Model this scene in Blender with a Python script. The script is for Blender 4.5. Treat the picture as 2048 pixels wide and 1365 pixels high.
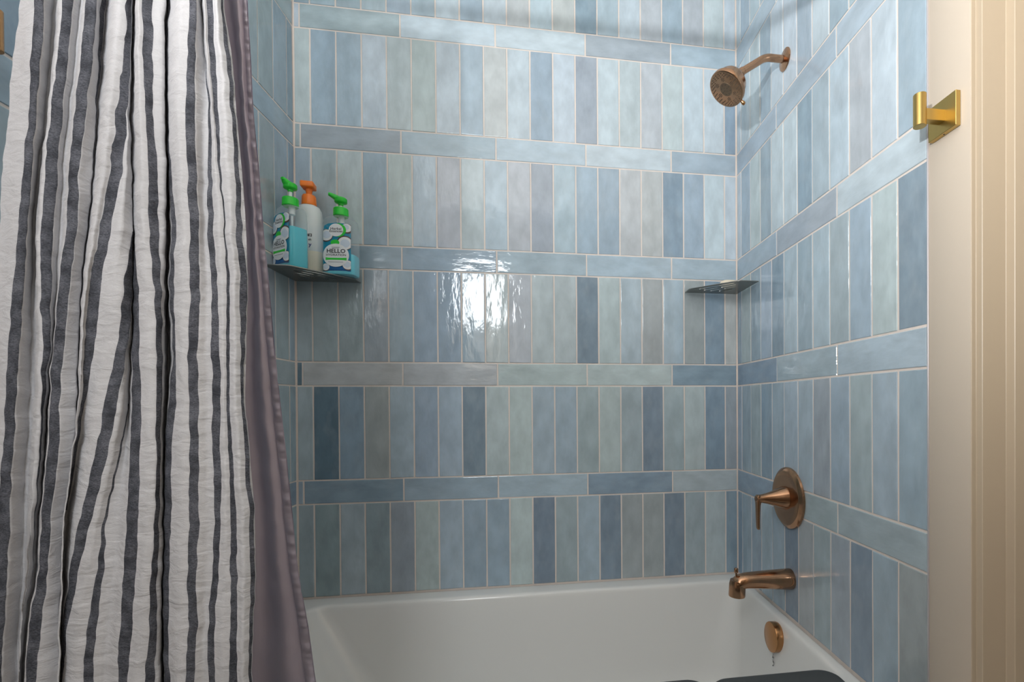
import bpy, bmesh, math, random
from mathutils import Matrix, Vector, noise

random.seed(7)
sc = bpy.context.scene
for o in list(bpy.data.objects):
    bpy.data.objects.remove(o)
col = sc.collection

# ------------------------------------------------------------------ camera
cam_data = bpy.data.cameras.new('camera')
cam = bpy.data.objects.new('camera', cam_data)
col.objects.link(cam)
YAW, PITCH, ROLL = 0.148839, -0.006393, -0.005617
fwd = Vector((math.sin(YAW) * math.cos(PITCH), math.cos(YAW) * math.cos(PITCH), math.sin(PITCH)))
rgt = Vector((math.cos(YAW), -math.sin(YAW), 0))
upv = rgt.cross(fwd)
r2 = rgt * math.cos(ROLL) + upv * math.sin(ROLL)
u2 = upv * math.cos(ROLL) - rgt * math.sin(ROLL)
cam.matrix_world = Matrix(((r2.x, u2.x, -fwd.x, 0.747458), (r2.y, u2.y, -fwd.y, -1.703852),
                           (r2.z, u2.z, -fwd.z, -0.066186), (0, 0, 0, 1)))
cam_data.sensor_width = 36.0
cam_data.lens = 964.614 * 36.0 / 2048.0
cam_data.shift_x = -210.263 / 2048.0
cam_data.shift_y = 133.206 / 2048.0
cam_data.clip_start = 0.02
sc.camera = cam

# ------------------------------------------------------------------ world, lights, exposure
world = bpy.data.worlds.new('world')
sc.world = world
world.use_nodes = True
world.node_tree.nodes['Background'].inputs[0].default_value = (0.72, 0.82, 1.0, 1)
world.node_tree.nodes['Background'].inputs[1].default_value = 1.0

def area_light(name, loc, target, sx, sy, power, color):
    d = bpy.data.lights.new(name, 'AREA')
    d.shape = 'RECTANGLE'
    d.size, d.size_y, d.energy, d.color = sx, sy, power, color
    o = bpy.data.objects.new(name, d)
    o.location = loc
    o.rotation_euler = (Vector(target) - Vector(loc)).to_track_quat('-Z', 'Z').to_euler()
    col.objects.link(o)
    return o

# daylight through the small window in the wall behind the camera
area_light('window_daylight', (0.23, -2.318, 0.80), (0.23, 0.0, 0.80), 0.46, 0.46, 16.0, (0.93, 0.97, 1.0))
# unseen off-camera flash on the left, aimed up and across the tub
d = bpy.data.lights.new('flash_spot', 'SPOT')
d.energy, d.spot_size, d.spot_blend, d.shadow_soft_size, d.color = 192.0, math.radians(136), 1.0, 0.030, (1.0, 1.0, 1.0)
o = bpy.data.objects.new('flash_spot', d)
o.location = (0.04, -2.15, 0.22)
o.rotation_euler = Vector((1.0, 0.48, 1.2)).to_track_quat('-Z', 'Z').to_euler()
col.objects.link(o)

sc.view_settings.view_transform = 'Standard'
sc.view_settings.look = 'None'
sc.view_settings.exposure = -0.08
sc.view_settings.gamma = 1.0
sc.view_settings.use_curve_mapping = False
sc.cycles.use_denoising = True
sc.cycles.max_bounces = 8
sc.cycles.transparent_max_bounces = 12
sc.cycles.sample_clamp_indirect = 6.0

# ------------------------------------------------------------------ helpers
def lin(r, g, b):
    f = lambda c: (c / 255 / 12.92) if c / 255 <= 0.04045 else ((c / 255 + 0.055) / 1.055) ** 2.4
    return (f(r), f(g), f(b), 1.0)

def new_mat(name):
    m = bpy.data.materials.new(name)
    m.use_nodes = True
    nt = m.node_tree
    return m, nt, nt.nodes['Principled BSDF']

def N(nt, kind, **kw):
    n = nt.nodes.new(kind)
    for k, v in kw.items():
        setattr(n, k, v)
    return n

def noise_bump(nt, bsdf, scale, strength, dist=0.001, stretch=(1, 1, 1), detail=3.0, coord='Object'):
    tc = N(nt, 'ShaderNodeTexCoord')
    mp = N(nt, 'ShaderNodeMapping')
    mp.inputs['Scale'].default_value = stretch
    nt.links.new(tc.outputs[coord], mp.inputs[0])
    nz = N(nt, 'ShaderNodeTexNoise')
    nz.inputs['Scale'].default_value = scale
    nz.inputs['Detail'].default_value = detail
    nt.links.new(mp.outputs[0], nz.inputs[0])
    bp = N(nt, 'ShaderNodeBump')
    bp.inputs['Strength'].default_value = strength
    bp.inputs['Distance'].default_value = dist
    nt.links.new(nz.outputs['Fac'], bp.inputs['Height'])
    nt.links.new(bp.outputs[0], bsdf.inputs['Normal'])
    return nz

def tint_noise(nt, bsdf, c, scale, amount, stretch=(1, 1, 1)):
    tc = N(nt, 'ShaderNodeTexCoord')
    mp = N(nt, 'ShaderNodeMapping')
    mp.inputs['Scale'].default_value = stretch
    nt.links.new(tc.outputs['Object'], mp.inputs[0])
    nz = N(nt, 'ShaderNodeTexNoise')
    nz.inputs['Scale'].default_value = scale
    nt.links.new(mp.outputs[0], nz.inputs[0])
    mx = N(nt, 'ShaderNodeMix', data_type='RGBA')
    mx.inputs[6].default_value = tuple(v * (1 - amount) for v in c[:3]) + (1,)
    mx.inputs[7].default_value = tuple(min(1, v * (1 + amount)) for v in c[:3]) + (1,)
    nt.links.new(nz.outputs['Fac'], mx.inputs[0])
    nt.links.new(mx.outputs[2], bsdf.inputs['Base Color'])

def simple(name, c, rough=0.5, metal=0.0, spec=0.5, amount=0.04, scale=30.0, bump=0.0, bscale=60.0, stretch=(1, 1, 1)):
    m, nt, b = new_mat(name)
    b.inputs['Roughness'].default_value = rough
    b.inputs['Metallic'].default_value = metal
    b.inputs['Specular IOR Level'].default_value = spec
    tint_noise(nt, b, c, scale, amount, stretch)
    if bump:
        noise_bump(nt, b, bscale, bump, 0.001, stretch)
    return m

def clear_mat(name, c, gloss):
    m = bpy.data.materials.new(name)
    m.use_nodes = True
    nt = m.node_tree
    nt.nodes.remove(nt.nodes['Principled BSDF'])
    tr = N(nt, 'ShaderNodeBsdfTransparent')
    tr.inputs[0].default_value = c
    gl = N(nt, 'ShaderNodeBsdfPrincipled')
    gl.inputs['Base Color'].default_value = (0.75, 0.80, 0.82, 1)
    gl.inputs['Roughness'].default_value = 0.12
    fr = N(nt, 'ShaderNodeLayerWeight')
    fr.inputs['Blend'].default_value = 0.28
    ad = N(nt, 'ShaderNodeMath', operation='MULTIPLY_ADD')
    ad.inputs[1].default_value = 0.45
    ad.inputs[2].default_value = gloss
    nt.links.new(fr.outputs['Facing'], ad.inputs[0])
    mx = N(nt, 'ShaderNodeMixShader')
    nt.links.new(ad.outputs[0], mx.inputs[0])
    nt.links.new(tr.outputs[0], mx.inputs[1])
    nt.links.new(gl.outputs[0], mx.inputs[2])
    nt.links.new(mx.outputs[0], nt.nodes['Material Output'].inputs[0])
    return m

def link(name, mesh, mats=None, parent=None, smooth=False):
    o = bpy.data.objects.new(name, mesh)
    col.objects.link(o)
    if mats is not None:
        mesh.materials.clear()
        for m in (mats if isinstance(mats, (list, tuple)) else [mats]):
            mesh.materials.append(m)
    if parent is not None:
        o.parent = parent
    if smooth:
        mesh.shade_smooth()
    return o

def from_bm(name, bm, mats, parent=None, smooth=False, angle=None):
    me = bpy.data.meshes.new(name)
    bmesh.ops.recalc_face_normals(bm, faces=bm.faces)
    if angle is not None:
        for f in bm.faces:
            f.smooth = True
        for e in bm.edges:
            if len(e.link_faces) == 2 and e.calc_face_angle(0) > math.radians(angle):
                e.smooth = False
    bm.to_mesh(me)
    bm.free()
    return link(name, me, mats, parent, smooth)

def bm_box(bm, lo, hi, bevel=0.0, seg=2):
    g = bmesh.ops.create_cube(bm, size=1.0)
    for v in g['verts']:
        v.co = Vector([(lo[i] + hi[i]) / 2 + v.co[i] * (hi[i] - lo[i]) for i in range(3)])
    if bevel:
        es = list({e for v in g['verts'] for e in v.link_edges})
        bmesh.ops.bevel(bm, geom=es, offset=bevel, segments=seg, affect='EDGES', profile=0.5)

def box(name, lo, hi, mat, parent=None, bevel=0.0, seg=2):
    bm = bmesh.new()
    bm_box(bm, lo, hi, bevel, seg)
    return from_bm(name, bm, mat, parent, angle=30 if bevel else None)

def bm_rings(bm, rings, cap0=True, cap1=True, closed=True):
    prev = None
    first = None
    for ring in rings:
        vs = [bm.verts.new(p) for p in ring]
        if prev is not None:
            n = len(vs)
            for i in range(n if closed else n - 1):
                j = (i + 1) % n
                bm.faces.new((prev[i], prev[j], vs[j], vs[i]))
        else:
            first = vs
        prev = vs
    if cap0:
        bm.faces.new(first[::-1])
    if cap1:
        bm.faces.new(prev)

def axis_frame(d):
    d = Vector(d).normalized()
    a = Vector((0, 0, 1)) if abs(d.z) < 0.9 else Vector((1, 0, 0))
    x = a.cross(d).normalized()
    y = d.cross(x)
    return x, y, d

def bm_lathe(bm, origin, axis, prof, seg=32, cap0=True, cap1=True):
    """prof: list of (radius, distance along the axis)"""
    x, y, d = axis_frame(axis)
    O = Vector(origin)
    rings = []
    for r, h in prof:
        rings.append([O + d * h + x * (max(r, 1e-5) * math.cos(2 * math.pi * i / seg)) + y * (max(r, 1e-5) * math.sin(2 * math.pi * i / seg)) for i in range(seg)])
    bm_rings(bm, rings, cap0, cap1)

def lathe(name, origin, axis, prof, mat, parent=None, seg=32, angle=28):
    bm = bmesh.new()
    bm_lathe(bm, origin, axis, prof, seg)
    return from_bm(name, bm, mat, parent, angle=angle)

def bm_tube(bm, pts, rad, seg=16):
    pts = [Vector(p) for p in pts]
    rad = rad if isinstance(rad, list) else [rad] * len(pts)
    x = None
    rings = []
    for i, p in enumerate(pts):
        t = (pts[min(i + 1, len(pts) - 1)] - pts[max(i - 1, 0)]).normalized()
        if x is None:
            x, y, _ = axis_frame(t)
        else:
            x = (x - t * x.dot(t)).normalized()
            y = t.cross(x)
        rings.append([p + x * rad[i] * math.cos(2 * math.pi * k / seg) + y * rad[i] * math.sin(2 * math.pi * k / seg) for k in range(seg)])
    bm_rings(bm, rings)

def tube(name, pts, rad, mat, parent=None, seg=16):
    bm = bmesh.new()
    bm_tube(bm, pts, rad, seg)
    return from_bm(name, bm, mat, parent, angle=40)

def empty(name, loc, label, cat, group=None):
    o = bpy.data.objects.new(name, None)
    o.empty_display_size = 0.05
    col.objects.link(o)
    o.location = loc
    o['label'] = label
    o['category'] = cat
    if group:
        o['group'] = group
    return o

def tag(o, label, cat, group=None):
    o['label'] = label
    o['category'] = cat
    if group:
        o['group'] = group
    return o

def struct(o, label=None):
    o['kind'] = 'structure'
    if label:
        o['label'] = label
    return o

def under(parent, *objs):
    """re-parent objects built in world space under a located Empty"""
    for o in objs:
        o.parent = parent
        o.matrix_parent_inverse = Matrix.Translation(-Vector(parent.location))

# ------------------------------------------------------------------ materials
P = 0.0782                       # tile pitch, one width
LR = 3.955                       # tile length in pitches
XL, XR = -0.0507, 1.4547
FLOOR, CEIL, REAR = -1.20, 1.50, -2.30
TILE_END = 0.9002                # tiled depth of the side walls from the back corner

def tile_material():
    m, nt, b = new_mat('glazed_tile')
    oi = N(nt, 'ShaderNodeObjectInfo')
    tc = N(nt, 'ShaderNodeTexCoord')
    rv = N(nt, 'ShaderNodeCombineXYZ')
    ml = N(nt, 'ShaderNodeMath', operation='MULTIPLY')
    ml.inputs[1].default_value = 37.0
    nt.links.new(oi.outputs['Random'], ml.inputs[0])
    for i in range(3):
        nt.links.new(ml.outputs[0], rv.inputs[i])
    def coords(scale):
        mp = N(nt, 'ShaderNodeVectorMath', operation='MULTIPLY')
        mp.inputs[1].default_value = scale
        nt.links.new(tc.outputs['Object'], mp.inputs[0])
        ad = N(nt, 'ShaderNodeVectorMath', operation='ADD')
        nt.links.new(mp.outputs[0], ad.inputs[0])
        nt.links.new(rv.outputs[0], ad.inputs[1])
        return ad
    c1 = coords((26, 13, 26))
    n1 = N(nt, 'ShaderNodeTexNoise')
    n1.inputs['Scale'].default_value = 1.0
    n1.inputs['Detail'].default_value = 4.0
    n1.inputs['Roughness'].default_value = 0.55
    nt.links.new(c1.outputs[0], n1.inputs[0])
    # glaze clouds: each tile varies a little around its own colour
    mr = N(nt, 'ShaderNodeMapRange')
    mr.inputs[1].default_value, mr.inputs[2].default_value = 0.3, 0.7
    mr.inputs[3].default_value, mr.inputs[4].default_value = 0.87, 1.11
    nt.links.new(n1.outputs['Fac'], mr.inputs[0])
    mx = N(nt, 'ShaderNodeMix', data_type='RGBA', blend_type='MULTIPLY')
    mx.inputs[0].default_value = 1.0
    nt.links.new(oi.outputs['Color'], mx.inputs[6])
    nt.links.new(mr.outputs[0], mx.inputs[7])
    n3 = N(nt, 'ShaderNodeTexNoise')
    n3.inputs['Scale'].default_value = 0.8
    c3 = coords((40, 20, 40))
    nt.links.new(c3.outputs[0], n3.inputs[0])
    mx2 = N(nt, 'ShaderNodeMix', data_type='RGBA')
    mx2.inputs[7].default_value = lin(176, 186, 192)
    f3 = N(nt, 'ShaderNodeMapRange')
    f3.inputs[1].default_value, f3.inputs[2].default_value = 0.5, 0.8
    f3.inputs[4].default_value = 0.22
    nt.links.new(n3.outputs['Fac'], f3.inputs[0])
    nt.links.new(f3.outputs[0], mx2.inputs[0])
    nt.links.new(mx.outputs[2], mx2.inputs[6])
    nt.links.new(mx2.outputs[2], b.inputs['Base Color'])
    b.inputs['Roughness'].default_value = 0.07
    b.inputs['Specular IOR Level'].default_value = 0.5
    # hand-made glaze: slow undulation and finer ripple
    c2 = coords((36, 12, 36))
    n2 = N(nt, 'ShaderNodeTexNoise')
    n2.inputs['Scale'].default_value = 1.0
    n2.inputs['Detail'].default_value = 3.5
    n2.inputs['Roughness'].default_value = 0.5
    nt.links.new(c2.outputs[0], n2.inputs[0])
    bp = N(nt, 'ShaderNodeBump')
    bp.inputs['Strength'].default_value = 0.55
    bp.inputs['Distance'].default_value = 0.0026
    nt.links.new(n2.outputs['Fac'], bp.inputs['Height'])
    nt.links.new(bp.outputs[0], b.inputs['Normal'])
    return m

M = {}
M['tile'] = tile_material()
M['grout'] = simple('grout', lin(226, 216, 208), 0.85, spec=0.2, amount=0.06, scale=60, bump=0.3, bscale=300)
M['paint'] = simple('beige_wall_paint', lin(203, 191, 175), 0.55, amount=0.015, scale=4, bump=0.08, bscale=220)
M['casing'] = simple('beige_gloss_trim_paint', lin(190, 175, 153), 0.38, amount=0.015, scale=4)
M['rear_paint'] = simple('dimmed_rear_wall_paint', lin(140, 132, 122), 0.6, amount=0.015, scale=4)  # unseen rear wall toned down to cut bounce light on the jamb
M['ceiling'] = simple('white_ceiling_paint', lin(236, 236, 234), 0.8, amount=0.01, scale=4)
M['floor'] = simple('grey_floor_tile', lin(150, 146, 140), 0.5, amount=0.08, scale=5)
M['tub'] = simple('white_acrylic', lin(226, 226, 223), 0.16, amount=0.008, scale=5)
M['bronze'] = simple('brushed_bronze', lin(180, 140, 110), 0.17, metal=1.0, amount=0.07, scale=90, stretch=(1, 1, 0.1))
M['bronze_dark'] = simple('bronze_spray_face', lin(128, 108, 88), 0.42, metal=0.85, amount=0.08, scale=60)
M['nozzle'] = simple('dark_rubber_nozzle', lin(96, 90, 82), 0.25, metal=0.6, amount=0.1)
M['copper'] = simple('polished_copper_bronze', lin(186, 138, 94), 0.22, metal=1.0, amount=0.05, scale=60)
M['gold'] = simple('brushed_gold', lin(196, 168, 104), 0.36, metal=1.0, amount=0.05, scale=120, stretch=(1, 1, 0.08))
M['steel'] = simple('satin_grey_steel', lin(140, 142, 138), 0.3, metal=0.9, amount=0.06, scale=40)
M['soap'] = simple('cream_soap', lin(236, 224, 200), 0.5, amount=0.04)
M['pad'] = simple('dark_grey_foam', lin(70, 74, 76), 0.7, spec=0.3, amount=0.06, bump=0.15, bscale=160)
M['edge_metal'] = simple('pale_edge_strip', lin(190, 186, 188), 0.35, metal=0.3, amount=0.03)
M['green'] = simple('green_plastic', lin(46, 206, 58), 0.32, amount=0.03)
M['orange'] = simple('orange_plastic', lin(255, 132, 40), 0.34, amount=0.03)
M['white_plastic'] = simple('white_plastic', lin(228, 232, 232), 0.35, amount=0.02)
M['clear'] = clear_mat('clear_plastic', (0.97, 0.99, 0.995, 1), 0.07)
M['milky'] = simple('milky_plastic', lin(222, 230, 232), 0.3, amount=0.02)
M['cream'] = simple('cream_lotion', lin(242, 238, 222), 0.35, amount=0.02)
M['teal'] = simple('teal_shampoo', lin(70, 204, 220), 0.25, amount=0.04)
M['aqua'] = simple('aqua_conditioner', lin(110, 222, 240), 0.25, amount=0.04)
M['label_blue'] = simple('label_ocean_blue', lin(18, 138, 172), 0.3, amount=0.18, scale=45)
M['label_deep'] = simple('label_deep_blue', lin(22, 96, 158), 0.3, amount=0.12, scale=45)
M['label_white'] = simple('label_white', lin(232, 236, 238), 0.32, amount=0.02)
M['label_sky'] = simple('label_pale_sky', lin(205, 219, 233), 0.32, amount=0.08)
M['coco_brown'] = simple('label_coconut_brown', lin(92, 62, 48), 0.4, amount=0.2, scale=200)
M['ink'] = simple('black_print_and_marks', lin(30, 34, 40), 0.4, amount=0.05)
M['ink_blue'] = simple('blue_print', lin(40, 60, 130), 0.4, amount=0.05)
M['ink_grey'] = simple('grey_print', lin(120, 128, 134), 0.4, amount=0.05)

# ------------------------------------------------------------------ room shell
wall_back = struct(box('wall_back', (XL - 0.1, 0.0016, FLOOR), (XR + 0.1, 0.10, CEIL), M['grout']), 'back wall of the tub alcove with beige grout')
wall_left = struct(box('wall_left', (XL - 0.10, REAR, FLOOR), (XL - 0.0013, 0.0016, CEIL), M['grout']), 'left wall of the tub alcove')
wall_right = struct(box('wall_right', (XR + 0.0013, -TILE_END, FLOOR), (XR + 0.10, 0.0016, CEIL), M['grout']), 'right wall of the tub alcove behind the shower fittings')
wall_entry = struct(box('wall_entry', (XR + 0.001, -0.9897, FLOOR), (XR + 0.10, -TILE_END, CEIL), M['paint'], bevel=0.0008), 'narrow beige painted wall beside the tiles')
floor = struct(box('floor', (XL - 0.1, REAR - 0.1, FLOOR - 0.08), (1.75, 0.1, FLOOR), M['floor']), 'bathroom floor')
ceiling = struct(box('ceiling', (XL - 0.1, REAR - 0.1, CEIL), (1.75, 0.1, CEIL + 0.08), M['ceiling']), 'white ceiling')

# rear wall with the window opening
bm = bmesh.new()
wx0, wx1, wz0, wz1 = 0.0, 0.46, 0.57, 1.03
for lo, hi in (((XL, REAR - 0.1, FLOOR), (1.75, REAR, wz0)), ((XL, REAR - 0.1, wz1), (1.75, REAR, CEIL)),
               ((XL, REAR - 0.1, wz0), (wx0, REAR, wz1)), ((wx1, REAR - 0.1, wz0), (1.75, REAR, wz1))):
    bm_box(bm, lo, hi)
struct(from_bm('wall_front', bm, M['rear_paint']), 'painted wall with a small window opposite the tub')
bm = bmesh.new()
t = 0.022
for lo, hi in (((wx0, REAR - 0.06, wz0), (wx1, REAR + 0.01, wz0 + t)), ((wx0, REAR - 0.06, wz1 - t), (wx1, REAR + 0.01, wz1)),
               ((wx0, REAR - 0.06, wz0 + t), (wx0 + t, REAR + 0.01, wz1 - t)), ((wx1 - t, REAR - 0.06, wz0 + t), (wx1, REAR + 0.01, wz1 - t))):
    bm_box(bm, lo, hi)
struct(from_bm('window_1', bm, M['ceiling']), 'small window opposite the tub')

# stepped door jamb on the right
prof = [(XR + 0.0012, -0.9897), (1.4662, -0.9897), (1.4662, -1.0019), (1.5111, -1.0019), (1.5111, -1.0175), (1.62, -1.0175), (1.62, -0.97), (XR + 0.0012, -0.97)]
prof = [(XR + 0.0025, -0.9893), (XR + 0.0032, -0.9900), (1.4655, -0.9900), (1.4660, -0.9905), (1.4660, -1.0010), (1.4668, -1.0019), (1.5104, -1.0019), (1.5111, -1.0026), (1.5111, -1.0165), (1.5120, -1.0175), (1.64, -1.0175), (1.64, -0.9893)]
bm = bmesh.new()
bm_rings(bm, [[(x, y, FLOOR) for x, y in prof], [(x, y, CEIL) for x, y in prof]])
trim1 = struct(from_bm('trim_1', bm, M['casing'], angle=20), 'stepped beige door jamb at the right edge')
door = struct(box('door_1', (1.60, REAR, FLOOR), (1.64, -1.0175, CEIL), M['casing']), 'beige door in the right wall')
# pale metal strip that ends the tiling
struct(box('trim_2', (XR - 0.0012, -TILE_END - 0.0012, FLOOR), (XR + 0.004, -TILE_END + 0.0018, CEIL), M['edge_metal'], bevel=0.0004, seg=1), 'thin pale strip ending the tiles')

# ------------------------------------------------------------------ tiles
PAL = {'L': (192, 208, 218), 'l': (180, 199, 211), 'G': (186, 202, 205), 'g': (166, 184, 191), 'V': (183, 192, 201), 'v': (162, 174, 186),
       'M': (160, 181, 196), 'm': (170, 190, 203), 'B': (143, 166, 184), 'D': (133, 152, 168), 'X': (104, 130, 147), 'N': (187, 194, 197),
       'n': (165, 175, 178), 'T': (148, 168, 175)}
_tile_mesh = {}

def tile_mesh(w, l):
    var = random.randrange(5)
    key = (round(w, 4), round(l, 4), var)
    if key in _tile_mesh:
        return _tile_mesh[key]
    rnd = random.Random(hash(key) & 0xffff)
    a, b = w / 2, l / 2
    nl = 3 if l > 0.12 else 1
    nw = 3 if w > 0.12 else 1
    base = []
    for i in range(nw):
        base.append((-a + 2 * a * i / nw, -b))
    for i in range(nl):
        base.append((a, -b + 2 * b * i / nl))
    for i in range(nw):
        base.append((a - 2 * a * i / nw, b))
    for i in range(nl):
        base.append((-a, b - 2 * b * i / nl))
    j = 0.00045
    pts = [(x + rnd.uniform(-j, j), y + rnd.uniform(-j, j)) for x, y in base]
    sh = lambda d: [(x * (1 - d / a), y * (1 - d / b)) for x, y in pts]
    bm = bmesh.new()
    bm_rings(bm, [[(x, y, -0.007) for x, y in pts], [(x, y, -0.0011) for x, y in pts],
                  [(x, y, -0.0003) for x, y in sh(0.0006)], [(x, y, 0.0) for x, y in sh(0.0016)]], cap0=False)
    me = bpy.data.meshes.new('tile')
    bmesh.ops.recalc_face_normals(bm, faces=bm.faces)
    bm.to_mesh(me)
    bm.free()
    me.materials.append(M['tile'])
    _tile_mesh[key] = me
    return me

GAP = 0.0050
TILE_SAT = 0.93

def put_tile(wall, frame, u0, u1, z0, z1, code):
    """frame: (origin, u axis, normal). Long side of the tile is its local Y."""
    O, U, Nn = frame
    w, h = u1 - u0 - GAP, z1 - z0 - GAP
    if w < 0.006 or h < 0.006:
        return
    horizontal = w > h
    c = O + U * ((u0 + u1) / 2)
    c = Vector((c.x, c.y, (z0 + z1) / 2)) + Nn * random.uniform(-0.0001, 0.0006)
    Zv = Vector((0, 0, 1))
    if horizontal:
        yv = U.copy() if True else U
        xv = yv.cross(Nn)
        me = tile_mesh(h, w)
    else:
        yv = Zv
        xv = yv.cross(Nn)
        me = tile_mesh(w, h)
    o = bpy.data.objects.new('tile', me)
    R = Matrix((xv, yv, Nn)).transposed()
    tilt = Matrix.Rotation(random.uniform(-0.0042, 0.0042), 3, 'X') @ Matrix.Rotation(random.uniform(-0.009, 0.009), 3, 'Y')
    if random.random() < 0.5:
        tilt = tilt @ Matrix.Rotation(math.pi, 3, 'Z')
    o.matrix_world = Matrix.Translation(c) @ (R @ tilt).to_4x4()
    col.objects.link(o)
    o.parent = wall
    cc = lin(*PAL[code])
    gy = 0.2126 * cc[0] + 0.7152 * cc[1] + 0.0722 * cc[2]
    cc = [gy + (v - gy) * TILE_SAT for v in cc[:3]]
    k = random.uniform(0.95, 1.05)
    o.color = (cc[0] * k, cc[1] * k * random.uniform(0.985, 1.015), cc[2] * k * random.uniform(0.98, 1.02), 1)

RIM_Z = -0.695
def band_z(k):
    b = (4 - k) * (1 + LR) * P
    return b, b + P

def tile_wall(wall, frame, u_start, u_end, joints, bjoints, rows, bands):
    """rows[0] is the row on the tub; bands B5..B1 lie between the rows"""
    zs = []
    for i, k in enumerate((5, 4, 3, 2, 1)):
        b, t = band_z(k)
        zs.append((b, t))
    lows = [RIM_Z + 0.002] + [t for b, t in zs]
    highs = [b for b, t in zs] + [CEIL]
    edges = [u_start] + [j for j in joints if u_start + 0.004 < j < u_end - 0.004] + [u_end]
    for ri in range(6):
        for i in range(len(edges) - 1):
            put_tile(wall, frame, edges[i], edges[i + 1], lows[ri], highs[ri], rows[ri][i] if i < len(rows[ri]) else random.choice('MmlgB'))
    be = [u_start] + [j for j in bjoints if u_start + 0.004 < j < u_end - 0.004] + [u_end]
    for bi, (b, t) in enumerate(zs):
        for i in range(len(be) - 1):
            put_tile(wall, frame, be[i], be[i + 1], b, t, bands[bi][i] if i < len(bands[bi]) else 'm')

# rows from the tub upwards, tiles from left to right as in the room
rows_back = ['gTgTvGmMMGDgmDnnDgGB',
             'gXBnmMmDGGmmgGgDgGBv',
             'gggvmMMMGVGGDGlnmnBN',
             'MgGMGlVGlVvmMMNNBMLL',
             'GMmLGGLmNLMLvLGVGLLB',
             'MmmlmmLMLNlNBmLVMVGL']
bands_back = ['MBMmBG', 'XNNGGB', 'MMMmmm', 'gvmlLm', 'LgLLvm']
tile_wall(wall_back, (Vector((0, 0, 0)), Vector((1, 0, 0)), Vector((0, -1, 0))), XL + 0.0015, XR - 0.0015,
          [k * P for k in range(0, 19)], [(-0.4 + LR * k) * P for k in range(0, 6)], rows_back, bands_back)
rows_right = ['BMMmMDngvDMn', 'MMgBMmmvMgmM', 'BgMMBmMmgMGD', 'LMGMLLBmlVLM', 'LLLMLLmLMmLM', 'LMlmLMLBmLMl']
bands_right = ['Bgg', 'Bmm', 'MvL', 'mml', 'mlL']
J0 = 0.5117
tile_wall(wall_right, (Vector((XR, 0, 0)), Vector((0, -1, 0)), Vector((-1, 0, 0))), 0.0015, TILE_END - 0.001,
          [(J0 + k) * P for k in range(0, 12)], [(J0 + 3.43) * P, (J0 + 7.38) * P], rows_right, bands_right)
rows_left = ['gMgBgMgBMgMB', 'MgMgBMgMgBMg', 'MgvgMBgMgMBg', 'BMgMgBMgMgMB', 'BMggMBgMgMgB', 'gMgMBgMgMgBM']
bands_left = ['Bgg', 'gMg', 'gMM', 'MgM', 'ggM']
JL = 0.49
tile_wall(wall_left, (Vector((XL, 0, 0)), Vector((0, -1, 0)), Vector((1, 0, 0))), 0.0015, TILE_END + 0.02,
          [(JL + k) * P for k in range(0, 12)], [(JL + 3.43) * P, (JL + 7.38) * P], rows_left, bands_left)

# ------------------------------------------------------------------ bathtub
def rrect(x0, x1, y0, y1, r, z, n=8):
    out = []
    for cx, cy, a0 in ((x1 - r, y1 - r, 0), (x0 + r, y1 - r, 90), (x0 + r, y0 + r, 180), (x1 - r, y0 + r, 270)):
        for i in range(n + 1):
            a = math.radians(a0 + 90 * i / n)
            out.append((cx + r * math.cos(a), cy + r * math.sin(a), z))
    return out

tub = empty('bathtub', (0.70, -0.385, FLOOR), 'white alcove bathtub under the blue tiled walls', 'bathtub')
TX0, TX1, TY0, TY1 = XL + 0.002, XR - 0.002, -0.775, -0.002
ix0, ix1, iy0, iy1 = 0.022, 1.424, -0.705, -0.068
bm = bmesh.new()
rings = [rrect(TX0, TX1, TY0, TY1, 0.006, FLOOR), rrect(TX0, TX1, TY0, TY1, 0.006, RIM_Z - 0.010), rrect(TX0 + 0.001, TX1 - 0.001, TY0 + 0.001, TY1 - 0.001, 0.006, RIM_Z - 0.004),
         rrect(TX0 + 0.004, TX1 - 0.004, TY0 + 0.004, TY1 - 0.004, 0.006, RIM_Z - 0.0005), rrect(TX0 + 0.01, TX1 - 0.01, TY0 + 0.01, TY1 - 0.01, 0.008, RIM_Z)]
basin = from_bm('apron', bm, M['tub']) if False else None
inner = []
for d, dz in ((-0.010, 0.0), (-0.004, -0.0008), (0.0, -0.003), (0.0035, -0.008), (0.0055, -0.016)):
    inner.append(rrect(ix0 + d, ix1 - d, iy0 + d, iy1 - d, 0.045, RIM_Z + dz))
for f, dz in ((0.15, -0.07), (0.4, -0.17), (0.7, -0.27), (0.9, -0.335)):
    inner.append(rrect(ix0 + 0.006 + 0.20 * f, ix1 - 0.006 - 0.055 * f, iy0 + 0.006 + 0.05 * f, iy1 - 0.006 - 0.05 * f, 0.05 + 0.06 * f, RIM_Z + dz))
inner.append(rrect(ix0 + 0.235, ix1 - 0.085, iy0 + 0.085, iy1 - 0.085, 0.11, RIM_Z - 0.368))
inner.append(rrect(ix0 + 0.29, ix1 - 0.14, iy0 + 0.14, iy1 - 0.14, 0.09, RIM_Z - 0.378))
bm_rings(bm, rings + inner, cap0=False)
under(tub, from_bm('basin', bm, M['tub'], angle=50))
# overflow cover on the drain end
OV = Vector((1.4135, -0.383, -0.748))
oa = (-1.0, 0, 0.06)
ov = lathe('overflow_cover', OV, oa, [(0.040, -0.004), (0.042, 0.001), (0.042, 0.0175), (0.0412, 0.0195), (0.039, 0.0205), (0.0001, 0.0208)], M['copper'], seg=48)
ov['label'] = 'round bronze overflow cover'
under(tub, ov)
notch = lathe('overflow_notch', OV + Vector((-0.010, 0.0, -0.0418)), (0, 0, -1), [(0.004, -0.002), (0.004, 0.0006)], M['ink'], seg=12)
notch.parent = ov
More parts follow.
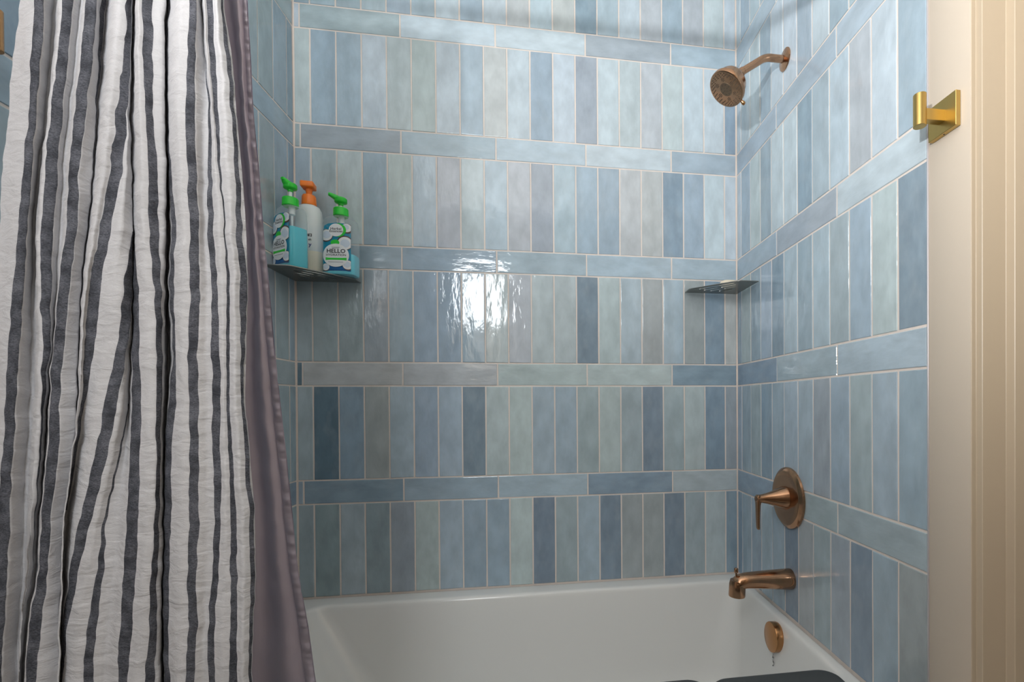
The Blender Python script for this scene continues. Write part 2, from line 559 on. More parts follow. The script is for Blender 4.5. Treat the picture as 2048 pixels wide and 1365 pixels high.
# small dark strokes under the overflow
bm = bmesh.new()
rr = random.Random(3)
for i in range(11):
    yy = -0.381 - 0.0011 * i + rr.uniform(-0.003, 0.003)
    zz = -0.799 - 0.0029 * i + rr.uniform(-0.002, 0.002)
    xs = 1.4152 - 0.006 - 0.055 * ((RIM_Z - zz - 0.07) / 0.10 * 0.25 + 0.15) + 0.006
    L_ = rr.uniform(0.005, 0.011)
    an = rr.uniform(-1.2, 1.2)
    dy, dz = math.cos(an) * L_ / 2, math.sin(an) * L_ / 2
    ny, nz = -math.sin(an) * 0.0009, math.cos(an) * 0.0009
    bm.faces.new([bm.verts.new((xs, yy + a * dy + b * ny, zz + a * dz + b * nz)) for a, b in ((-1, -1), (1, -1), (1, 1), (-1, 1))])
pm = from_bm('dark_strokes', bm, M['ink'])
pm['kind'] = 'stuff'
under(tub, pm)
drain = lathe('drain', (1.22, -0.385, RIM_Z - 0.3795), (0, 0, 1), [(0.034, 0), (0.034, 0.002), (0.030, 0.004), (0.0001, 0.005)], M['copper'])
under(tub, drain)

# dark grey padded rest lying over the front rim of the tub
pad = empty('padded_bath_rest', (1.08, -0.78, RIM_Z), 'dark grey two-section padded rest on the front rim of the bathtub', 'bath cushion')
def cushion(x0, x1, dz):
    bm = bmesh.new()
    rings = []
    for k, (ins, z) in enumerate(((0.012, 0.0005), (0.003, 0.005), (0.0, 0.012), (0.002, 0.019), (0.008, 0.025), (0.02, 0.0285), (0.045, 0.0305), (0.06, 0.031))):
        rings.append(rrect(x0 + ins, x1 - ins, -0.862 + ins, -0.690 - ins, max(0.042 - ins * 0.5, 0.010), RIM_Z + (z * dz if z > 0.001 else z), 8))
    bm_rings(bm, rings)
    return from_bm('cushion', bm, M['pad'], angle=60)
under(pad, cushion(1.090, 1.392, 1.10), cushion(0.784, 1.088, 1.30))

# ------------------------------------------------------------------ shower head
sh = empty('wall_shower', (XR, -0.368, 0.946), 'brushed bronze round shower head on an angled wall arm', 'shower head')
FC = Vector((XR, -0.368, 0.947))
under(sh, lathe('wall_flange', FC, (-1, 0, 0), [(0.0295, 0.0), (0.0305, 0.0015), (0.0300, 0.004), (0.024, 0.0065), (0.014, 0.0080), (0.0105, 0.0095)], M['bronze'], seg=48))
pts = []
for k in range(6):
    pts.append(FC + Vector((-0.004 - 0.042 * k / 5, 0, 0)))
bend_c = FC + Vector((-0.046, 0, -0.055))
for k in range(1, 9):
    a = math.radians(90 + 36 * k / 8)
    pts.append(bend_c + Vector((0.055 * math.cos(a), 0, 0.055 * math.sin(a))))
adir = (pts[-1] - pts[-2]).normalized()
for k in range(1, 4):
    pts.append(pts[-1] + adir * 0.0252)
under(sh, tube('arm', pts, 0.0104, M['bronze'], seg=24))
AE = pts[-1]
under(sh, lathe('arm_nut', AE, adir, [(0.0104, -0.012), (0.0118, -0.010), (0.0118, 0.004), (0.0135, 0.006), (0.0135, 0.014), (0.010, 0.017)], M['bronze'], seg=24))
hax = Vector((-0.584, -0.116, -0.806)).normalized()
HB = AE + adir * 0.009
body = lathe('head_body', HB, hax, [(0.011, -0.004), (0.014, 0.004), (0.0215, 0.013), (0.034, 0.0195), (0.0415, 0.0255), (0.0445, 0.032), (0.0455, 0.047), (0.0463, 0.0485), (0.0455, 0.0495),
                                     (0.0500, 0.0505), (0.0535, 0.053), (0.0540, 0.062), (0.0530, 0.0645), (0.0500, 0.0655)], M['bronze'], seg=64)
under(sh, body)
face_o = HB + hax * 0.0645
face = lathe('spray_face', face_o, hax, [(0.0502, -0.004), (0.0502, 0.0), (0.0485, 0.0012), (0.0470, 0.0006), (0.0200, 0.0006), (0.0190, 0.0014), (0.0001, 0.0014)], M['bronze_dark'], seg=64)
under(sh, face)
bm = bmesh.new()
fx, fy, fd = axis_frame(hax)
for ring, n in ((0.046, 30), (0.0415, 26), (0.037, 22), (0.0285, 6), (0.014, 8), (0.006, 4)):
    for k in range(n):
        a = 2 * math.pi * (k + 0.5 * (n % 4)) / n
        if ring == 0.0285:
            for q in range(7):
                b2 = 2 * math.pi * q / 6
                rr_ = 0.0 if q == 6 else 0.0042
                c = face_o + fx * (ring * math.cos(a) + rr_ * math.cos(b2)) + fy * (ring * math.sin(a) + rr_ * math.sin(b2))
                bm_lathe(bm, c, hax, [(0.0013, 0), (0.0010, 0.0026)], 6)
        else:
            c = face_o + fx * ring * math.cos(a) + fy * ring * math.sin(a)
            bm_lathe(bm, c, hax, [(0.0014, -0.001), (0.0011, 0.0028)], 6)
nz = from_bm('nozzles', bm, M['nozzle'])
nz['kind'] = 'stuff'
nz.parent = face
# selector tab on the rim, at the lower right as seen from the room
best = None
tabdir = (Vector((0.62, 0.05, -0.36)) - hax * Vector((0.62, 0.05, -0.36)).dot(hax)).normalized()
tb = HB + hax * 0.058 + tabdir * 0.050
under(sh, lathe('spray_selector', tb, tabdir, [(0.0042, 0), (0.0040, 0.006), (0.0052, 0.009), (0.0056, 0.013), (0.0046, 0.0165), (0.0018, 0.018)], M['copper'], seg=16))

# ------------------------------------------------------------------ mixer valve
VC = Vector((XR, -0.383, -0.342))
va = empty('shower_valve', VC, 'brushed bronze shower valve with lever handle above the tub spout', 'valve')
under(va, lathe('escutcheon', VC, (-1, 0, 0), [(0.088, 0), (0.0895, 0.002), (0.0885, 0.008), (0.080, 0.0145), (0.076, 0.0155), (0.055, 0.0140), (0.036, 0.0150)], M['bronze'], seg=64))
bm = bmesh.new()
bm_lathe(bm, VC, (-1, 0, 0), [(0.033, 0.012), (0.0345, 0.016), (0.0335, 0.020), (0.0285, 0.034), (0.0215, 0.052), (0.0160, 0.070), (0.0125, 0.086), (0.0112, 0.098), (0.0105, 0.103), (0.008, 0.105)], 40)
under(va, from_bm('handle_cone', bm, M['bronze'], angle=30))
bm = bmesh.new()
LX = XR - 0.094
rings = []
for z, hw, hd, xo in ((0.0105, 0.004, 0.0098, 0.0), (0.004, 0.0076, 0.0106, 0.0), (-0.008, 0.0072, 0.0105, 0.0), (-0.018, 0.0056, 0.0098, -0.0010), (-0.04, 0.0050, 0.0088, -0.0012),
                      (-0.07, 0.0046, 0.0078, -0.0008), (-0.084, 0.0044, 0.0072, -0.0004), (-0.0885, 0.0036, 0.006, 0.0), (-0.0898, 0.0015, 0.003, 0.0)):
    rings.append([(LX - 0.003 + xo + hw * math.copysign(abs(math.cos(t)) ** 0.6, math.cos(t)), VC.y + hd * math.copysign(abs(math.sin(t)) ** 0.6, math.sin(t)), VC.z + z)
                  for t in [2 * math.pi * k / 20 for k in range(20)]])
bm_rings(bm, rings)
under(va, from_bm('lever', bm, M['bronze'], angle=50))

# ------------------------------------------------------------------ tub spout
SO = Vector((XR, -0.390, -0.578))
sp = empty('tub_spout', SO, 'brushed bronze tub spout with a small diverter knob on top', 'spout')
bm = bmesh.new()
rings = []
prof = [(0.0, 0.0, 0.0290, 0.0290), (0.004, 0.0, 0.0300, 0.0300), (0.03, 0.0006, 0.0288, 0.0292), (0.07, 0.0020, 0.0262, 0.0272), (0.11, 0.0034, 0.0236, 0.0252), (0.14, 0.0034, 0.0222, 0.0240),
        (0.160, -0.0005, 0.0220, 0.0235), (0.172, -0.0065, 0.0205, 0.0222), (0.180, -0.0135, 0.0165, 0.0182), (0.1845, -0.0195, 0.010, 0.011), (0.186, -0.023, 0.003, 0.004)]
for d_, dz, rz, ry in prof:
    rings.append([(SO.x - d_, SO.y + ry * math.cos(t), SO.z + dz + rz * math.sin(t)) for t in [2 * math.pi * k / 32 for k in range(32)]])
bm_rings(bm, rings)
under(sp, from_bm('spout_body', bm, M['bronze'], angle=40))
bm = bmesh.new()
bm_lathe(bm, SO + Vector((-0.1635, 0, 0.006)), (-0.06, 0, -1), [(0.021, 0.0), (0.0235, 0.012), (0.0238, 0.043), (0.0232, 0.0455), (0.0205, 0.0455), (0.0200, 0.030), (0.012, 0.028)], 32)
under(sp, from_bm('outlet', bm, M['bronze'], angle=40))
under(sp, lathe('diverter_knob', SO + Vector((-0.168, 0, 0.018)), (0, 0, 1), [(0.0030, 0), (0.0030, 0.010), (0.0056, 0.0105), (0.0060, 0.012), (0.0060, 0.021), (0.0052, 0.0225), (0.001, 0.023)], M['bronze'], seg=20))

# ------------------------------------------------------------------ wall hooks
def robe_hook(name, wx, sgn, y, z, label, mat, size):
    """square back plate on a wall at x = wx, arm along sgn * X, upright round post"""
    h = empty(name, (wx, y, z), label, 'hook')
    s = size / 2
    under(h, box('back_plate', (min(wx, wx + sgn * 0.0095), y - s, z - s), (max(wx, wx + sgn * 0.0095), y + s, z + s), mat, bevel=0.0006, seg=1))
    under(h, box('hook_arm', (min(wx + sgn * 0.0085, wx + sgn * 0.047), y - 0.007, z - 0.0105), (max(wx + sgn * 0.0085, wx + sgn * 0.047), y + 0.007, z + 0.0095), mat, bevel=0.0006, seg=1))
    under(h, lathe('hook_post', (wx + sgn * 0.0525, y, z - 0.0205), (0, 0, 1), [(0.0098, 0.0), (0.0104, 0.0006), (0.0104, 0.0554), (0.0098, 0.056)], mat, seg=40))
    return h
rh = robe_hook('robe_hook', XR, -1, -0.9420, 0.4395, 'brushed gold square robe hook on the beige wall', M['gold'], 0.060)
under(rh, lathe('set_screw', (XR - 0.0045, -0.9420, 0.4395 - 0.0306), (0, 0, 1), [(0.0014, 0), (0.0014, 0.002)], M['ink'], seg=10))
robe_hook('robe_hook', XL, 1, -0.9203, 0.4460, 'bronze robe hook at the left edge beside the curtain', M['copper'], 0.066)

# ------------------------------------------------------------------ corner shelves
SHZ = 0.340
def corner_shelf(cx, sgn, label):
    s = empty('corner_shelf', (cx, 0, SHZ), label, 'shelf', 'slotted metal corner shelves')
    poly = [(0.003, 0.003), (0.199, 0.003), (0.199, 0.050), (0.192, 0.060), (0.074, 0.183), (0.064, 0.187), (0.003, 0.187)]
    hx, hy = 0.192 - 0.074, 0.060 - 0.183
    hl = math.hypot(hx, hy)
    tx, ty = hx / hl, hy / hl
    nx, ny = ty, -tx
    if nx * -0.13 + ny * -0.12 < 0:
        nx, ny = -nx, -ny
    mid = ((0.192 + 0.074) / 2, (0.060 + 0.183) / 2)
    slots = []
    for d_, spans in ((0.018, ((-0.064, 0.064),)), (0.042, ((-0.058, -0.009), (0.009, 0.058))), (0.066, ((-0.044, -0.009), (0.009, 0.044))), (0.088, ((-0.022, 0.022),))):
        for a, b in spans:
            sl = []
            for k in range(6):
                an = math.pi / 2 + math.pi * k / 5
                sl.append((a + 0.0048 * math.cos(an), 0.0048 * math.sin(an)))
            for k in range(6):
                an = -math.pi / 2 + math.pi * k / 5
                sl.append((b + 0.0048 * math.cos(an), 0.0048 * math.sin(an)))
            slots.append([(mid[0] + nx * d_ + tx * u + nx * v, mid[1] + ny * d_ + ty * u + ny * v) for u, v in sl])
    bm = bmesh.new()
    edges = []
    for loop in [poly] + slots:
        vs = [bm.verts.new((cx + sgn * x, -y, SHZ)) for x, y in loop]
        for i in range(len(vs)):
            edges.append(bm.edges.new((vs[i], vs[(i + 1) % len(vs)])))
    bmesh.ops.triangle_fill(bm, use_beauty=True, use_dissolve=False, edges=edges, normal=(0, 0, 1))
    o = from_bm('shelf_plate', bm, M['steel'])
    md = o.modifiers.new('thickness', 'SOLIDIFY')
    md.thickness = 0.0016
    md.offset = 0
    # thin raised border along the free edges
    bm = bmesh.new()
    path = poly[1:]
    for a, b in zip(path[:-1], path[1:]):
        va_, vb = Vector((cx + sgn * a[0], -a[1], SHZ)), Vector((cx + sgn * b[0], -b[1], SHZ))
    bm_tube(bm, [(cx + sgn * x, -y, SHZ + 0.0004) for x, y in path], 0.0021, 8)
    e = from_bm('rolled_edge', bm, M['steel'], angle=50)
    under(s, o, e)
    return s
corner_shelf(XL, 1, 'slotted grey metal corner shelf holding the three pump bottles')
corner_shelf(XR, -1, 'slotted grey metal corner shelf with a soap bar below the shower head')

# soap
bm = bmesh.new()
rings = []
for z, k in ((0.0, 0.80), (0.003, 0.93), (0.010, 1.0), (0.020, 0.97), (0.027, 0.88), (0.0305, 0.70), (0.0315, 0.35)):
    rings.append([(1.402 + 0.036 * k * math.copysign(abs(math.cos(t)) ** 0.7, math.cos(t)), -0.058 + 0.024 * k * math.copysign(abs(math.sin(t)) ** 0.7, math.sin(t)), SHZ + 0.0020 + z)
                  for t in [2 * math.pi * i / 28 for i in range(28)]])
bm_rings(bm, rings)
tag(from_bm('soap_bar', bm, M['soap'], angle=60), 'cream bar of soap on the right corner shelf', 'soap')

# ------------------------------------------------------------------ bottles
def sup(t, a, b, n):
    c, s_ = math.cos(t), math.sin(t)
    return a * math.copysign(abs(c) ** (2 / n), c), b * math.copysign(abs(s_) ** (2 / n), s_)

def section(prof, z):
    for (z0, a0, b0, n0), (z1, a1, b1, n1) in zip(prof[:-1], prof[1:]):
        if z0 <= z <= z1:
            f = (z - z0) / max(z1 - z0, 1e-9)
            return a0 + (a1 - a0) * f, b0 + (b1 - b0) * f, n0 + (n1 - n0) * f
    return prof[-1][1:]

def loft(name, prof, mat, inset=0.0, zmin=None, zmax=None, seg=48):
    zs = [p[0] for p in prof]
    lo = zs[0] if zmin is None else zmin
    hi = zs[-1] if zmax is None else zmax
    zz = [lo] + [z for z in zs if lo < z < hi] + [hi]
    bm = bmesh.new()
    rings = []
    for z in zz:
        a, b, n = section(prof, z)
        rings.append([sup(2 * math.pi * k / seg, max(a - inset, 0.001), max(b - inset, 0.001), n) + (z,) for k in range(seg)])
    bm_rings(bm, rings)
    return from_bm(name, bm, mat, angle=45)

def surf_y(prof, x, z):
    a, b, n = section(prof, z)
    q = max(0.0, 1 - (abs(x) / a) ** n)
    return -b * q ** (1 / n)

def text_mesh(body, size, bold=0.0):
    c = bpy.data.curves.new('lettering', 'FONT')
    c.body, c.size = body, size
    c.align_x, c.align_y = 'CENTER', 'CENTER'
    c.offset = bold
    c.resolution_u = 2
    t = bpy.data.objects.new('lettering', c)
    col.objects.link(t)
    dg = bpy.context.evaluated_depsgraph_get()
    me = bpy.data.meshes.new_from_object(t.evaluated_get(dg))
    bpy.data.objects.remove(t)
    bpy.data.curves.remove(c)
    return me

def decal(name, prof, polys, eps, mat):
    """flat print: polygons in (x, z) laid on the bottle's front surface"""
    bm = bmesh.new()
    kz = KZ if prof is HB_PROF else 1.0
    for poly in polys:
        poly = [(x, z * kz) for x, z in poly]
        cx = sum(p[0] for p in poly) / len(poly)
        cz = sum(p[1] for p in poly) / len(poly)
        rings = [[(cx + (x - cx) * f, cz + (z - cz) * f) for x, z in poly] for f in (0.25, 0.5, 0.75, 1.0)]
        c = bm.verts.new((cx, surf_y(prof, cx, cz) - eps, cz))
        prev = None
        for ring in rings:
            vs = [bm.verts.new((x, surf_y(prof, x, z) - eps, z)) for x, z in ring]
            for i in range(len(vs)):
                j = (i + 1) % len(vs)
                if prev is None:
                    bm.faces.new((c, vs[i], vs[j]))
                else:
                    bm.faces.new((prev[i], vs[i], vs[j], prev[j]))
            prev = vs
    return from_bm(name, bm, mat, smooth=True)

def letters(name, prof, body, x, z, size, eps, mat, bold=0.0, sx=1.0):
    me = text_mesh(body, size, bold)
    for v in me.vertices:
        px, pz = x + v.co.x * sx, (z + v.co.y) * (KZ if prof is HB_PROF else 1.0)
        v.co = (px, surf_y(prof, px, pz) - eps, pz)
    return link(name, me, mat)

def circle(cx, cz, r, n=28, clip=None, sx=1.0):
    out = []
    for k in range(n):
        a = 2 * math.pi * k / n
        x, z = cx + r * sx * math.cos(a), cz + r * math.sin(a)
        if clip:
            x = min(max(x, clip[0]), clip[1])
            z = min(max(z, clip[2]), clip[3])
        out.append((x, z))
    return out

def pump(root, z0, cmat, nozzle_yaw, raise_, neck, long_nozzle, shield=False):
    """collar, white stem, pump head with spout"""
    parts = []
    ch = 0.026
    parts.append(lathe('collar', (0, 0, z0), (0, 0, 1), [(neck, 0), (neck + 0.0012, 0.0015), (neck + 0.0006, ch - 0.003), (neck - 0.001, ch - 0.0008), (neck * 0.55, ch), (neck * 0.5, ch + 0.002)], cmat, seg=36))
    parts.append(lathe('pump_stem', (0, 0, z0 + ch - 0.002), (0, 0, 1), [(0.0048, 0), (0.0048, 0.014 + raise_)], M['white_plastic'], seg=16))
    zt = z0 + ch + 0.010 + raise_
    bm = bmesh.new()
    bm_lathe(bm, (0, 0, zt), (0, 0, 1), [(0.0065, -0.004), (0.0075, 0.002), (0.0165, 0.005), (0.0180, 0.007), (0.0178, 0.0175), (0.0150, 0.0205), (0.001, 0.0225)], 28)
    rings = []
    for d_, w, zb, ztp in ((-0.010, 0.0120, 0.010, 0.0205), (0.004, 0.0130, 0.007, 0.0240), (0.014, 0.0110, 0.0100, 0.0275), (min(0.022, long_nozzle - 0.003), 0.0085, 0.0155, 0.0300), (long_nozzle, 0.0062, 0.0215, 0.0315), (long_nozzle + 0.003, 0.0050, 0.0225, 0.0305)):
        c_, s_ = math.cos(nozzle_yaw), math.sin(nozzle_yaw)
        ring = []
        for k in range(12):
            a = 2 * math.pi * k / 12
            u, v = sup(a, w, (ztp - zb) / 2, 3.2)
            ring.append((d_ * c_ - u * s_, d_ * s_ + u * c_, zt + (zb + ztp) / 2 + v))
        rings.append(ring)
    bm_rings(bm, rings)
    parts.append(from_bm('pump_head', bm, cmat, angle=40))
    for p_ in parts:
        p_.parent = root
    return parts

KZ = 0.93
HB_PROF = [(0.0, 0.044, 0.026, 4.5), (0.002, 0.0475, 0.0295, 4.5), (0.006, 0.049, 0.031, 4.5), (0.10, 0.0485, 0.0305, 4.5), (0.172, 0.0470, 0.0295, 4.2), (0.186, 0.0450, 0.028, 3.8),
           (0.194, 0.0395, 0.0255, 3.2), (0.199, 0.030, 0.0215, 2.6), (0.2015, 0.0185, 0.0175, 2.0), (0.206, 0.0165, 0.0165, 2.0)]
HB_PROF = [(z * KZ, a, b, n) for z, a, b, n in HB_PROF]

def hair_bottle(x, y, yaw, fill, liquid, label, nozzle_yaw, raise_, reach):
    b = empty('pump_bottle', (x, y, SHZ + 0.0020), label, 'bottle', 'pump bottles on the corner shelf')
    b.rotation_euler = (0, 0, yaw)
    parts = [loft('bottle_body', HB_PROF, M['clear']),
             loft('liquid', HB_PROF, liquid, inset=0.0014, zmin=0.002, zmax=fill),
             lathe('dip_tube', (0, 0.004, 0.012), (0, 0, 1), [(0.0035, 0), (0.0035, 0.150), (0.0085, 0.154), (0.0085, 0.178)], M['white_plastic'], seg=14)]
    for p_ in parts:
        p_.parent = b
    pump(b, 0.1885, M['green'], nozzle_yaw, raise_, 0.0205, reach)
    X0, X1, Z0, Z1 = -0.0405, 0.0405, 0.010, 0.168
    lp = [(X0, Z0), (X1, Z0), (X1, Z0 + 0.05), (X1, Z0 + 0.1), (X1, Z1 - 0.010), (X1 - 0.006, Z1 - 0.003), (X1 - 0.02, Z1 + 0.001), (0, Z1 + 0.003), (X0 + 0.016, Z1), (X0 + 0.004, Z1 - 0.006), (X0, Z1 - 0.018), (X0, Z0 + 0.1), (X0, Z0 + 0.05)]
    lab = decal('label', HB_PROF, [lp], 0.0005, M['label_blue'])
    lab['label'] = 'ocean blue printed label with coconuts'
    lab.parent = b
    clip = (X0, X1, Z0, Z1)
    sub = []
    sub.append(decal('deep_blue_print', HB_PROF, [[(X0, Z0), (X1, Z0), (X1, Z0 + 0.022), (0.01, Z0 + 0.014), (-0.01, Z0 + 0.02), (X0, Z0 + 0.016)]], 0.0008, M['label_deep']))
    for cx, cz, r, ox, oz in ((-0.031, 0.128, 0.021, 0.002, 0.002), (0.031, 0.152, 0.016, -0.004, 0.004), (0.024, 0.104, 0.024, 0.001, -0.002), (0.034, 0.030, 0.017, -0.003, 0.002), (-0.034, 0.022, 0.013, 0.003, 0.002)):
        sub.append(decal('coconut_shell_print', HB_PROF, [circle(cx, cz, r, clip=clip)], 0.0009, M['coco_brown']))
        sub.append(decal('coconut_flesh_print', HB_PROF, [circle(cx + ox * 0.5, cz + oz * 0.5, r * 0.88, clip=clip)], 0.0012, M['label_white']))
        sub.append(decal('coconut_hollow_print', HB_PROF, [circle(cx + ox, cz + oz, r * 0.58, clip=clip)], 0.0015, M['label_sky']))
    sub.append(decal('green_leaf_print', HB_PROF, [circle(0.006, 0.146, 0.0225), circle(-0.004, 0.104, 0.010, sx=1.3)], 0.0018, M['green']))
    sub.append(decal('white_badge_print', HB_PROF, [circle(-0.001, 0.146, 0.0215)], 0.0021, M['label_white']))
    sub.append(letters('lettering', HB_PROF, 'Herbal', -0.001, 0.1500, 0.0120, 0.0024, M['ink'], 0.0001))
    sub.append(letters('lettering', HB_PROF, 'Essences', -0.001, 0.1420, 0.0110, 0.0024, M['ink'], 0.0001))
    sub.append(decal('white_panel_print', HB_PROF, [circle(-0.002, 0.062, 0.0385, n=36, clip=clip)], 0.0021, M['label_white']))
    sub.append(letters('lettering', HB_PROF, 'argan oil of', -0.002, 0.0870, 0.0050, 0.0024, M['ink']) if False else letters('lettering', HB_PROF, 'HELLO', -0.001, 0.0755, 0.0185, 0.0024, M['ink'], 0.0004))
    sub.append(letters('lettering', HB_PROF, 'HYDRATION', -0.001, 0.0625, 0.0100, 0.0024, M['ink'], 0.0001, 1.02))
    sub.append(decal('green_bar_print', HB_PROF, [[(-0.032, 0.0455), (0.030, 0.0455), (0.030, 0.0545), (-0.032, 0.0545)]], 0.0024, M['green']))
    for zl, wl in ((0.0885, 0.012), (0.0855, 0.010), (0.0395, 0.022)):
        sub.append(decal('fine_print', HB_PROF, [[(-0.002 - wl, zl - 0.0007), (-0.002 + wl, zl - 0.0007), (-0.002 + wl, zl + 0.0007), (-0.002 - wl, zl + 0.0007)]], 0.0024, M['ink_grey']))
    for s_ in sub:
        s_.parent = lab
    return b

hair_bottle(0.116, -0.068, math.radians(-3), 0.064, M['aqua'], 'green-pump bottle nearly empty, front label facing out, at the right end of the left shelf', math.radians(205), 0.002, 0.031)
hair_bottle(-0.0005, -0.130, math.radians(-36), 0.118, M['teal'], 'green-pump bottle over half full of teal liquid, turned toward the left wall', math.radians(-80), 0.012, 0.023)

# tall milky bottle with the orange pump
MP = [(0.0, 0.037, 0.024, 3.0), (0.003, 0.0405, 0.0275, 3.0), (0.008, 0.0415, 0.0285, 3.0), (0.12, 0.0405, 0.0275, 3.0), (0.19, 0.0375, 0.026, 2.8), (0.212, 0.0345, 0.0245, 2.6), (0.222, 0.0290, 0.0215, 2.4), (0.226, 0.0215, 0.0185, 2.2), (0.229, 0.0185, 0.0175, 2.0)]
mb = empty('pump_bottle', (0.0125, -0.043, SHZ + 0.0020), 'tall milky white bottle with an orange pump between the two green-pump bottles', 'bottle', 'pump bottles on the corner shelf')
mb.rotation_euler = (0, 0, math.radians(8))
for p_ in (loft('bottle_body', MP, M['milky'], zmin=0.078, zmax=0.229), loft('lotion', MP, M['cream'], zmin=0.0, zmax=0.0785)):
    p_.parent = mb
for p_ in (lathe('collar', (0, 0, 0.227), (0, 0, 1), [(0.0205, 0), (0.0210, 0.002), (0.0195, 0.028), (0.0175, 0.032), (0.0085, 0.033)], M['orange'], seg=36),
           lathe('pump_stem', (0, 0, 0.258), (0, 0, 1), [(0.0070, 0), (0.0075, 0.006), (0.0100, 0.016), (0.0105, 0.022)], M['orange'], seg=20),
           box('pump_head', (-0.0185, -0.026, 0.279), (0.0185, 0.014, 0.2975), M['orange'], bevel=0.004, seg=3)):
    p_.parent = mb
fl = decal('front_print', MP, [[(-0.024, 0.1225), (0.0145, 0.1225), (0.0145, 0.1315), (-0.024, 0.1315)]], 0.0006, M['ink'])
fl.parent = mb
for s_ in (letters('lettering', MP, 'p', 0.0105, 0.1275, 0.0100, 0.0010, M['label_white'], 0.0002), letters('lettering', MP, 'sh', 0.0090, 0.1130, 0.0095, 0.0008, M['ink'], 0.0002),
           letters('lettering', MP, 'y', 0.0095, 0.0970, 0.0170, 0.0008, M['ink_blue'], 0.0003)):
    s_.parent = fl

